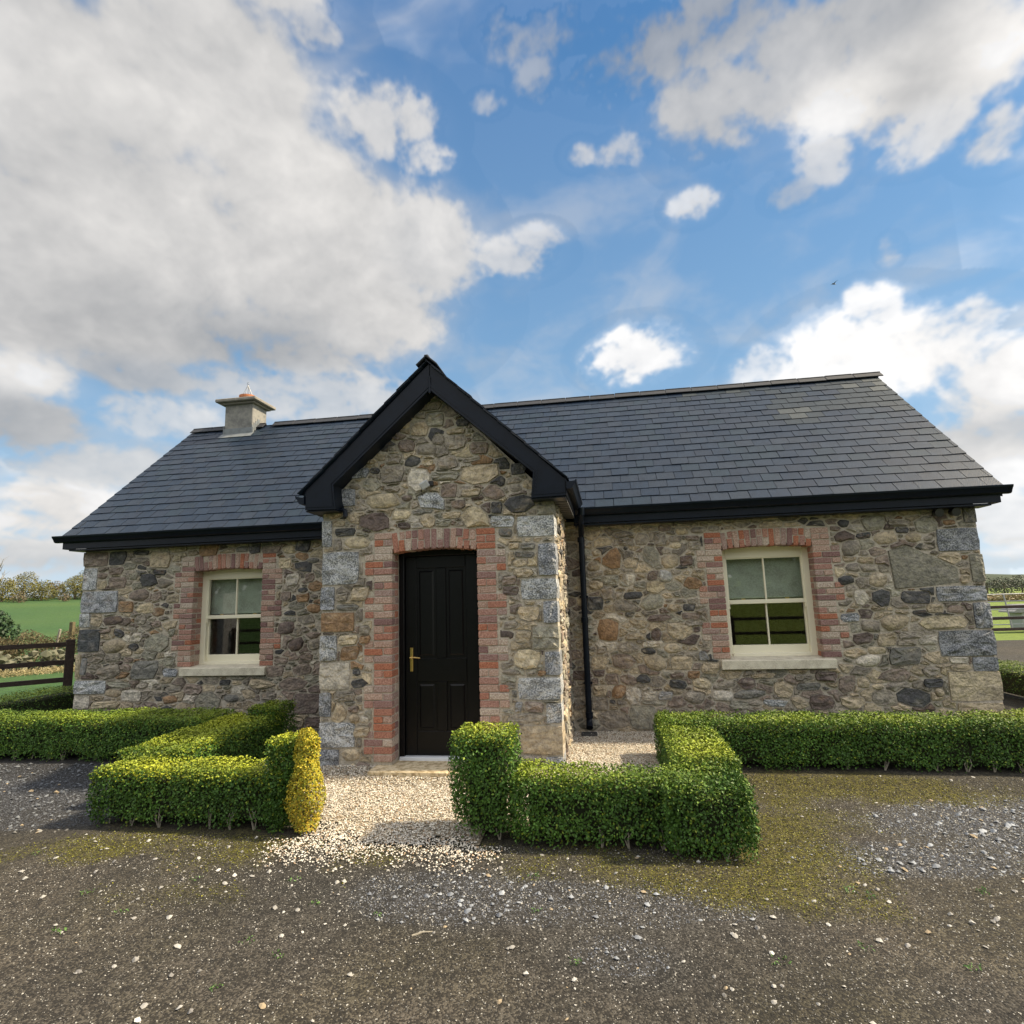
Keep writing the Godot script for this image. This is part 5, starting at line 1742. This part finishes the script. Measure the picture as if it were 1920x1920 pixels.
# ---------------------------------------------------------------- fences and what lies beyond
func rail_fence(label: String, a: Vector3, b: Vector3, spans: int, heights: Array, extra := 0.16) -> void:
	var o := node("rail_fence", self, a)
	tag(o, label, "fence")
	var d := b - a
	var yaw := atan2(-d.z, d.x)
	var turn := Basis(Vector3.UP, yaw)
	var top: float = heights[-1] + extra
	for k in spans + 1:
		var st := S()
		box(st, d * (float(k) / spans) + Vector3(0, top / 2.0 - 0.1, 0), Vector3(0.145, top + 0.2, 0.09), 0.008, turn, 0.003)
		obj("post", st, M.wood, o)
	for k in spans:
		for h in heights:
			var st := S()
			var p := d * ((k + 0.5) / spans) + Vector3(0, h, 0) + turn * Vector3(0, 0, 0.065)
			box(st, p, Vector3(d.length() / spans - 0.012, 0.088, 0.036), 0.005, turn * Basis(Vector3(0, 0, 1), rnd(-0.004, 0.004)), 0.002)
			obj("rail", st, M.wood, o)


func clump(o: Node3D, called: String, blobs: Array, leaf: float, per: float, c0: Color, c1: Color) -> void:
	var spots := []
	for b in blobs:
		var r: float = b[3]
		var n := int(per * r * r)
		for k in n:
			var d := Vector3(rnd(-1, 1), rnd(-1, 1), rnd(-1, 1))
			if d.length() > 1.0 or d.length() < 0.2: continue
			d = d.normalized() * pow(d.length(), 0.4)
			var p := Vector3(b[0], b[1], b[2]) + Vector3(d.x, d.y * float(b[4]), d.z) * r
			if p.y < 0.02: continue
			spots.append([Transform3D(turned(d, 0.9, leaf * rnd(0.7, 1.3)), p), c0.lerp(c1, clampf(rng.randf() + noise.get_noise_3d(p.x * 40.0 + o.position.x * 9.0, p.y * 40.0, p.z * 40.0) * 0.8, 0, 1)) * rnd(0.8, 1.15)])
	tag(scatter(called, o, leaf_mesh(1.0, 0.7), M.leaf, spots), "", "", "", "stuff")


func trunk(o: Node3D, h: float, r: float, m: Material, twigs := 0) -> void:
	var st := S()
	tube(st, [Vector3(0, -0.3, 0), Vector3(rnd(-0.1, 0.1) * h * 0.2, h * 0.5, 0), Vector3(rnd(-0.1, 0.1) * h * 0.4, h, 0)], [r, r * 0.7, r * 0.25], 7)
	for k in twigs:
		var y := h * rnd(0.25, 0.9)
		var a := rnd(0, TAU)
		var l := h * rnd(0.25, 0.5)
		var e := Vector3(cos(a) * l * 0.6, y + l * 0.8, sin(a) * l * 0.6)
		tube(st, [Vector3(0, y, 0), Vector3(e.x * 0.5, y + l * 0.3, e.z * 0.5), e], [r * 0.35, r * 0.22, r * 0.06], 5)
		for j in 4:
			var f := e.lerp(Vector3(0, y, 0), rnd(0.0, 0.5))
			tube(st, [f, f + Vector3(rnd(-0.3, 0.3), rnd(0.15, 0.45), rnd(-0.3, 0.3)) * l], [r * 0.1, r * 0.03], 4)
	obj("trunk", st, m, o)


func ray_at(az: float, d: float) -> Vector3:      # a place so far from the yard in that compass direction
	var a := deg_to_rad(az)
	var p := Vector3(CAM.x + sin(a) * d, 0, CAM.z - cos(a) * d)
	p.y = field_y(p.x, p.z)
	return p


func build_beyond() -> void:
	rail_fence("dark brown timber post and rail fence left of the cottage, before the green field", Vector3(-9.36, 0.0, -2.0), Vector3(-13.9, 0.0, 3.0), 3, [0.50, 0.83, 1.17], 0.09)
	rail_fence("dark timber post and rail fence on the grass right of the cottage", Vector3(9.72, -0.05, -11.47), Vector3(19.5, -0.05, -12.97), 4, [0.50, 0.83, 1.16], 0.10)
	rail_fence("dark timber post and rail fence across the yard, mirrored in the window panes", Vector3(-11.95, -0.1, 10.3), Vector3(9.3, -0.1, 9.7), 9, [0.26, 0.68, 1.10], 0.1)
	var pil := obj("gate_pillar", bx(Vector3(-13.05, -0.2, 10.0), Vector3(-12.12, 2.3, 10.8), 0.02), M.pillar)
	tag(pil, "grey rendered gate pillar mirrored in the left window", "gate pillar")
	# galvanised field gate behind the right fence
	var g := node("field_gate", self, Vector3(13.2, -0.1, -14.2))
	tag(g, "pale galvanised tubular field gate behind the right timber fence", "gate")
	for h in [0.55, 0.80, 1.05, 1.32, 1.56]:
		var st := S()
		tube(st, [Vector3(-0.6, h, 0), Vector3(3.6, h, -0.35)], [0.017, 0.017], 8)
		obj("bar", st, M.galv, g)
	for x in [[-0.6, 0.0], [0.98, 0.06], [3.6, 0.0]]:
		var st := S()
		tube(st, [Vector3(x[0] + x[1] * 2.0, 0.35, -x[0] * 0.083), Vector3(x[0], 1.56, -x[0] * 0.083)], [0.024, 0.024], 8)
		obj("upright", st, M.galv, g)
	# a low grey trough on the far grass
	var tr := node("feed_trough", self, Vector3(17.9, -0.15, -19.4))
	tag(tr, "low grey roofed feeder standing on the grass beyond the right fence", "feeder")
	var rf := S()
	slab(rf, PackedVector2Array([Vector2(-0.7, 0.85), Vector2(-0.3, 1.12), Vector2(1.6, 1.12), Vector2(1.9, 0.85), Vector2(1.9, 0.80), Vector2(-0.7, 0.80)]), Transform3D(), 0.5, -0.5)
	obj("roof", rf, M.pillar, tr)
	obj("bin", bx(Vector3(-0.4, 0.15, -0.4), Vector3(1.7, 0.78, 0.4), 0.02), M.galv, tr)
	for x in [-0.35, 1.65]: obj("leg", bx(Vector3(x - 0.03, -0.1, 0.36), Vector3(x + 0.03, 0.80, 0.42)), M.galv, tr)

	# dry stone bank with brambles at the foot of the left field
	var wallo := node("field_bank")
	tag(wallo, "low tumbled dry stone bank with brown brambles at the foot of the left field", "stone bank")
	var rocks := []
	var bram := []
	for k in 420:
		var az := rnd(-56.0, -42.0)
		var d := 25.2 + rnd(-0.35, 0.35)
		var p := ray_at(az, d)
		var h := pow(rng.randf(), 1.3) * 0.62
		rocks.append([Transform3D(Basis.from_euler(Vector3(rnd(-0.6, 0.6), rnd(0, TAU), rnd(-0.6, 0.6))) * rnd(0.16, 0.42), p + Vector3(0, h + 0.02, 0)), Color(0.17, 0.16, 0.11).lerp(Color(0.07, 0.08, 0.045), rng.randf())])
	tag(scatter("stones", wallo, pebble_mesh(0.7), M.pebble, rocks), "", "", "", "stuff")
	for k in 15000:
		var az := rnd(-57.0, -41.0)
		var tall := 0.95 + 0.45 * noise.get_noise_1d(az * 40.0) + 0.25 * smoothstep(-49.0, -51.5, az)
		var p := ray_at(az, 26.0 + rnd(-0.6, 1.2))
		var c := Color(0.16, 0.115, 0.062).lerp(Color(0.10, 0.10, 0.045), rng.randf())
		bram.append([Transform3D(turned(Vector3(0, 0.4, 1), 1.0, rnd(0.05, 0.12)), p + Vector3(0, pow(rng.randf(), 0.7) * tall + 0.25, 0)), c * rnd(0.7, 1.3)])
	tag(scatter("brambles", wallo, leaf_mesh(1.0, 0.35), M.leaf, bram), "", "", "", "stuff")
	var straw := []
	for k in 5000:
		var p := ray_at(rnd(-56.0, -42.0), 24.2 + rnd(-0.9, 0.6))
		straw.append([Transform3D(turned(Vector3(0, 0.5, 0.3), 0.8, rnd(0.06, 0.16)), p + Vector3(0, rnd(0, 0.1), 0)), Color(0.52, 0.44, 0.24) * rnd(0.6, 1.1)])
	tag(scatter("dry_grass", self, leaf_mesh(1.0, 0.12), M.leaf, straw), "strip of bleached dry grass below the stone bank", "dry grass", "", "stuff")
	for k in 2:
		var st := S()
		var p := ray_at([-45.6, -46.6][k], 25.9)
		if k == 0: box(st, Vector3(0, 0.75, 0), Vector3(0.14, 1.7, 0.12), 0.01)
		else: box(st, Vector3(0.06, 0.72, 0), Vector3(0.07, 1.35, 0.06), 0.005, Basis(Vector3(0, 0, 1), -0.18))
		var o := obj("fence_post", st, M.post_wood if k == 0 else M.pale_bark)
		o.position = p
		tag(o, ["brown wooden post standing in the brambles of the stone bank", "pale leaning stake in the brambles of the stone bank"][k], "post")
	# dark evergreen at the left edge
	var e := node("evergreen_bush", self, ray_at(-50.5, 28.5))
	tag(e, "dark evergreen bush at the left edge of the green field", "bush")
	trunk(e, 1.2, 0.12, M.bark, 3)
	clump(e, "crown", [[0, 0.9, 0, 1.05, 0.9], [0.6, 0.6, 0.2, 0.8, 0.8], [-0.7, 0.8, 0, 1.0, 1.0], [0.1, 1.5, 0, 0.6, 0.9]], 0.12, 2600.0, Color(0.022, 0.045, 0.022), Color(0.05, 0.085, 0.03))
	# crest of the field: gorse, scrub, bare trees
	var kinds := [["gorse_bush", "olive yellow gorse bush on the crest of the left field", Color(0.20, 0.17, 0.035), Color(0.10, 0.105, 0.035)], ["scrub_bush", "brown leafless scrub on the crest of the left field", Color(0.20, 0.14, 0.09), Color(0.13, 0.12, 0.07)], ["evergreen_tree", "dark green tree on the crest of the left field beside the house corner", Color(0.045, 0.075, 0.035), Color(0.09, 0.12, 0.05)]]
	for s in [[-51.2, 88, 1, 2.6, "brown scrub on the field crest at the left edge of the view"], [-49.9, 86, 0, 2.4, "olive gorse bush on the field crest, first from the left edge"], [-48.7, 90, 0, 3.0, "tallest yellowish gorse bush near the middle of the left field crest"], [-47.6, 87, 0, 2.2, "small gorse bush right of the tallest one on the field crest"], [-46.9, 92, 1, 2.0, "brown scrub in the dip between the gorse bushes on the crest"], [-45.6, 88, 0, 2.6, "low gorse bush just right of the dip in the field crest"], [-44.5, 90, 0, 3.8, "tall gorse bush on the crest, left of the dark trees"], [-43.5, 86, 2, 3.4, "dark green tree on the field crest, left one of two"], [-42.4, 90, 2, 3.4, "dark green tree on the field crest touching the house corner"], [-50.6, 83, 1, 1.3, "low brown scrub at the top edge of the grass, far left"], [-48.9, 83, 1, 1.1, "low brown scrub at the top edge of the grass below the tallest gorse"], [-44.0, 82, 1, 1.6, "reddish brown scrub at the grass edge below the dark trees"], [-42.6, 82, 1, 1.6, "reddish brown scrub at the grass edge beside the house corner"], [-46.2, 83, 1, 0.9, "very low brown scrub at the grass edge below the dip"]]:
		var kd: Array = kinds[s[2]]
		var b := node(kd[0], self, ray_at(s[0], s[1]))
		tag(b, s[4], "tree" if s[2] == 2 else "bush", "bushes along the crest of the left field")
		var hh: float = s[3]
		trunk(b, hh * 0.7, 0.12, M.bark, 2)
		clump(b, "crown", [[0, hh * 0.5, 0, hh * 0.55, 0.9], [hh * 0.5, hh * 0.35, 0.2, hh * 0.42, 0.8], [-hh * 0.5, hh * 0.4, 0, hh * 0.45, 0.85], [hh * 0.15, hh * 0.8, 0, hh * 0.33, 0.9]], 0.14, 900.0, kd[2], kd[3])
	for s in [[-51.0, 84, 4.6], [-50.2, 90, 4.2], [-43.0, 95, 5.2]]:
		var b := node("bare_tree", self, ray_at(s[0], s[1]))
		tag(b, ["bare pale branched tree at the left edge on the field crest", "smaller bare tree on the field crest, right of the pale one", "bare twiggy tree on the crest close to the house corner"][0 if s[0] < -50.5 else (1 if s[0] < -50.0 else 2)], "tree", "bare trees on the field crest")
		trunk(b, s[2], 0.16, M.pale_bark, 14)
	# far woodland and reeds on the right
	var i := 0
	for s in [[28.6, 236, 5.2, "dark distant winter tree nearest the right house corner"], [29.6, 235, 5.4, "dark distant winter tree, second from the right house corner"], [30.6, 228, 5.0, "lower distant winter tree in the middle of the right horizon"], [31.6, 240, 5.6, "taller distant winter tree right of the middle of the right horizon"], [32.6, 232, 4.8, "distant winter tree at the right edge of the horizon"], [33.6, 238, 5.5, "last distant winter tree beyond the right edge"]]:
		var b := node("far_tree", self, ray_at(s[0], s[1]))
		tag(b, s[3], "tree", "far trees on the right horizon")
		var hh: float = s[2]
		trunk(b, hh * 0.6, 0.25, M.bark, 2)
		clump(b, "crown", [[0, hh * 0.55, 0, hh * 0.5, 0.85], [hh * 0.5, hh * 0.42, 0, hh * 0.45, 0.8], [-hh * 0.5, hh * 0.45, 0, hh * 0.45, 0.8]], 0.45, 70.0, Color(0.045, 0.05, 0.04), Color(0.085, 0.085, 0.06))
	var shrubs := [[30.3, 118, 1.25, "dark round shrub by the reeds on the right"], [33.0, 124, 1.0, "low dark shrub by the reeds on the right"]]
	for s in shrubs:
		var b := node("field_shrub", self, ray_at(s[0], s[1]))
		tag(b, s[3], "shrub", "shrubs at the far end of the right field")
		clump(b, "crown", [[0, s[2] * 0.6, 0, s[2], 0.9], [1.2, s[2] * 0.4, 0, s[2] * 0.8, 0.8]], 0.22, 500.0, Color(0.035, 0.055, 0.025), Color(0.07, 0.085, 0.04))
		trunk(b, s[2] * 0.6, 0.08, M.bark)
	var reeds := []
	for k in 5000:
		var p := ray_at(rnd(27.0, 36.0), 108.0 + rnd(-3.0, 6.0))
		reeds.append([Transform3D(turned(Vector3(0, 0.3, 1), 0.7, rnd(0.3, 0.7)), p + Vector3(0, rnd(0.1, 0.75), 0)), Color(0.26, 0.18, 0.09).lerp(Color(0.16, 0.15, 0.06), rng.randf()) * rnd(0.8, 1.2)])
	tag(scatter("reeds", self, leaf_mesh(1.0, 0.4), M.leaf, reeds), "brown strip of reeds and heather along the far end of the right field", "reeds", "", "stuff")
	# distant hills
	var hs := S()
	hs.set_smooth_group(0)
	var prev := []
	for k in 81:
		var az := -90.0 + k * 2.25
		var a := deg_to_rad(az)
		var h := 13.0 + noise.get_noise_1d(az * 9.0) * 9.0 + noise.get_noise_1d(az * 40.0) * 2.5
		var q := Vector3(sin(a), 0, -cos(a))
		var ring := [q * 800.0 + Vector3(0, -2, 0), q * 860.0 + Vector3(0, h * 0.8, 0), q * 895.0 + Vector3(0, h, 0)]
		if prev:
			quad(hs, prev[0], ring[0], ring[1], prev[1], -q)
			quad(hs, prev[1], ring[1], ring[2], prev[2], -q)
		prev = ring
	tag(obj("hills", hs, M.hills), "", "", "", "structure")
	# trees behind the yard, seen only as reflections
	var wl := []
	for k in 9000:
		var x := rnd(-30.0, 22.0)
		var p := Vector3(x, 0, rnd(27.0, 31.0))
		p.y = field_y(p.x, p.z)
		wl.append([Transform3D(turned(Vector3(0, 0.3, -1), 0.8, rnd(0.5, 0.9)), p + Vector3(0, pow(rng.randf(), 0.8) * (5.5 + 1.5 * noise.get_noise_1d(x * 20.0)), 0)), Color(0.035, 0.06, 0.025).lerp(Color(0.08, 0.11, 0.04), rng.randf())])
	tag(scatter("woodland", self, leaf_mesh(1.0, 0.7), M.leaf, wl), "dark woodland edge mirrored in the window panes", "woodland", "", "stuff")


func bird(at: Vector3, label: String, size: float) -> void:
	var o := node("bird", self, at)
	tag(o, label, "bird", "birds in the sky")
	var st := S()
	tube(st, [Vector3(-0.13, 0, 0), Vector3(-0.06, 0.01, 0), Vector3(0.03, 0.01, 0), Vector3(0.10, 0.0, 0), Vector3(0.20, 0.0, 0)], [0.012, 0.045, 0.05, 0.025, 0.012], 8)
	obj("body", st, M.dark_plastic, o)
	for s in [-1.0, 1.0]:
		var w := S()
		slab(w, PackedVector2Array([Vector2(-0.06, 0), Vector2(0.05, 0), Vector2(0.02, 0.17), Vector2(0.06, 0.33), Vector2(-0.02, 0.18)]), Transform3D(Basis(Vector3(1, 0, 0), Vector3(0, 0.35, s), Vector3(0, -s, 0.35)), Vector3.ZERO), 0.004, -0.004)
		obj("wing", w, M.dark_plastic, o)
	o.scale = Vector3.ONE * size
	o.rotation.y = 0.4


func _ready() -> void:
	rng.seed = 20240
	noise.seed = 3
	noise.noise_type = FastNoiseLite.TYPE_SIMPLEX_SMOOTH
	noise.frequency = 0.01
	noise.fractal_octaves = 3
	# camera
	cam = Camera3D.new()
	cam.name = "camera"
	cam.fov = 82.245
	cam.near = 0.05
	cam.far = 3000.0
	cam.transform = Transform3D(Basis(Vector3.UP, 0.1558) * Basis(Vector3.RIGHT, 0.1506) * Basis(Vector3.BACK, -0.03077), CAM)
	add_child(cam)
	cam.current = true
	# sky and sun
	var env := Environment.new()
	env.background_mode = Environment.BG_SKY
	env.sky = Sky.new()
	env.sky.sky_material = make_sky()
	env.tonemap_mode = Environment.TONE_MAPPER_LINEAR
	env.tonemap_exposure = 1.75
	env.sdfgi_enabled = true
	env.ssao_enabled = true
	env.ssil_enabled = true
	var we := WorldEnvironment.new()
	we.name = "environment"
	we.environment = env
	add_child(we)
	var sun := DirectionalLight3D.new()
	sun.name = "sun"
	sun.light_energy = 1.4
	sun.light_color = Color(1.0, 0.93, 0.80)
	sun.light_angular_distance = 3.0
	sun.shadow_enabled = true
	sun.look_at_from_position(Vector3(0.690, 0.719, -0.085), Vector3.ZERO)
	add_child(sun)

	make_materials()
	build_ground()
	build_house()
	wall_lamp()
	build_beyond()
	hedge([[-3.56, -1.74, 2.95, 3.40, 0.41], [-1.90, -1.64, 3.06, 3.40, 0.66]], "clipped front hedge left of the path, with a taller narrow end beside the yellow shrub", 0.95)
	hedge([[-3.72, -3.06, 1.05, 2.94, 0.455], [-3.45, -3.08, 0.75, 1.30, 0.56]], "clipped side hedge running from the left front hedge back to the wall", 0.8)
	hedge([[-8.65, -3.74, 1.02, 1.72, 0.50]], "long dark hedge before the left front wall", 0.35)
	hedge([[-8.75, -8.15, -3.6, 1.0, 0.50]], "hedge running back beside the left end of the cottage", 0.4, "clipped hedges round the cottage", 4000.0, false)
	upright_shrub(Vector3(-1.54, -0.08, 3.36), 0.15, 0.79)
	hedge([[0.20, 1.92, 3.06, 3.53, 0.43], [1.30, 1.92, 3.3, 3.66, 0.43]], "clipped front hedge right of the path, lit along its top", 0.36)
	hedge([[-0.29, 0.19, 3.0, 3.44, 0.72]], "tall square end block of the right hedge, partly hiding the door", 0.5)
	hedge([[1.43, 1.96, 1.10, 3.05, 0.445]], "clipped side hedge between the right gravel bed and the yard", 0.5)
	hedge([[1.46, 8.2, 1.16, 1.72, 0.485]], "long dark hedge before the right front wall", 0.35)
	hedge([[7.05, 7.65, -3.9, 1.1, 0.50]], "hedge running back beside the right end of the cottage", 0.4, "clipped hedges round the cottage", 4000.0, false)
	build_stones()
	bird(Vector3(13.16, 17.16, -21.93), "small dark bird flying high in the blue sky", 0.75)
	bird(Vector3(14.2, 11.4, -22.4), "tiny dark bird just above the right end of the roof ridge", 0.42)
	bird(Vector3(10.0, 11.2, -24.0), "tiny dark bird above the middle of the right roof ridge", 0.4)
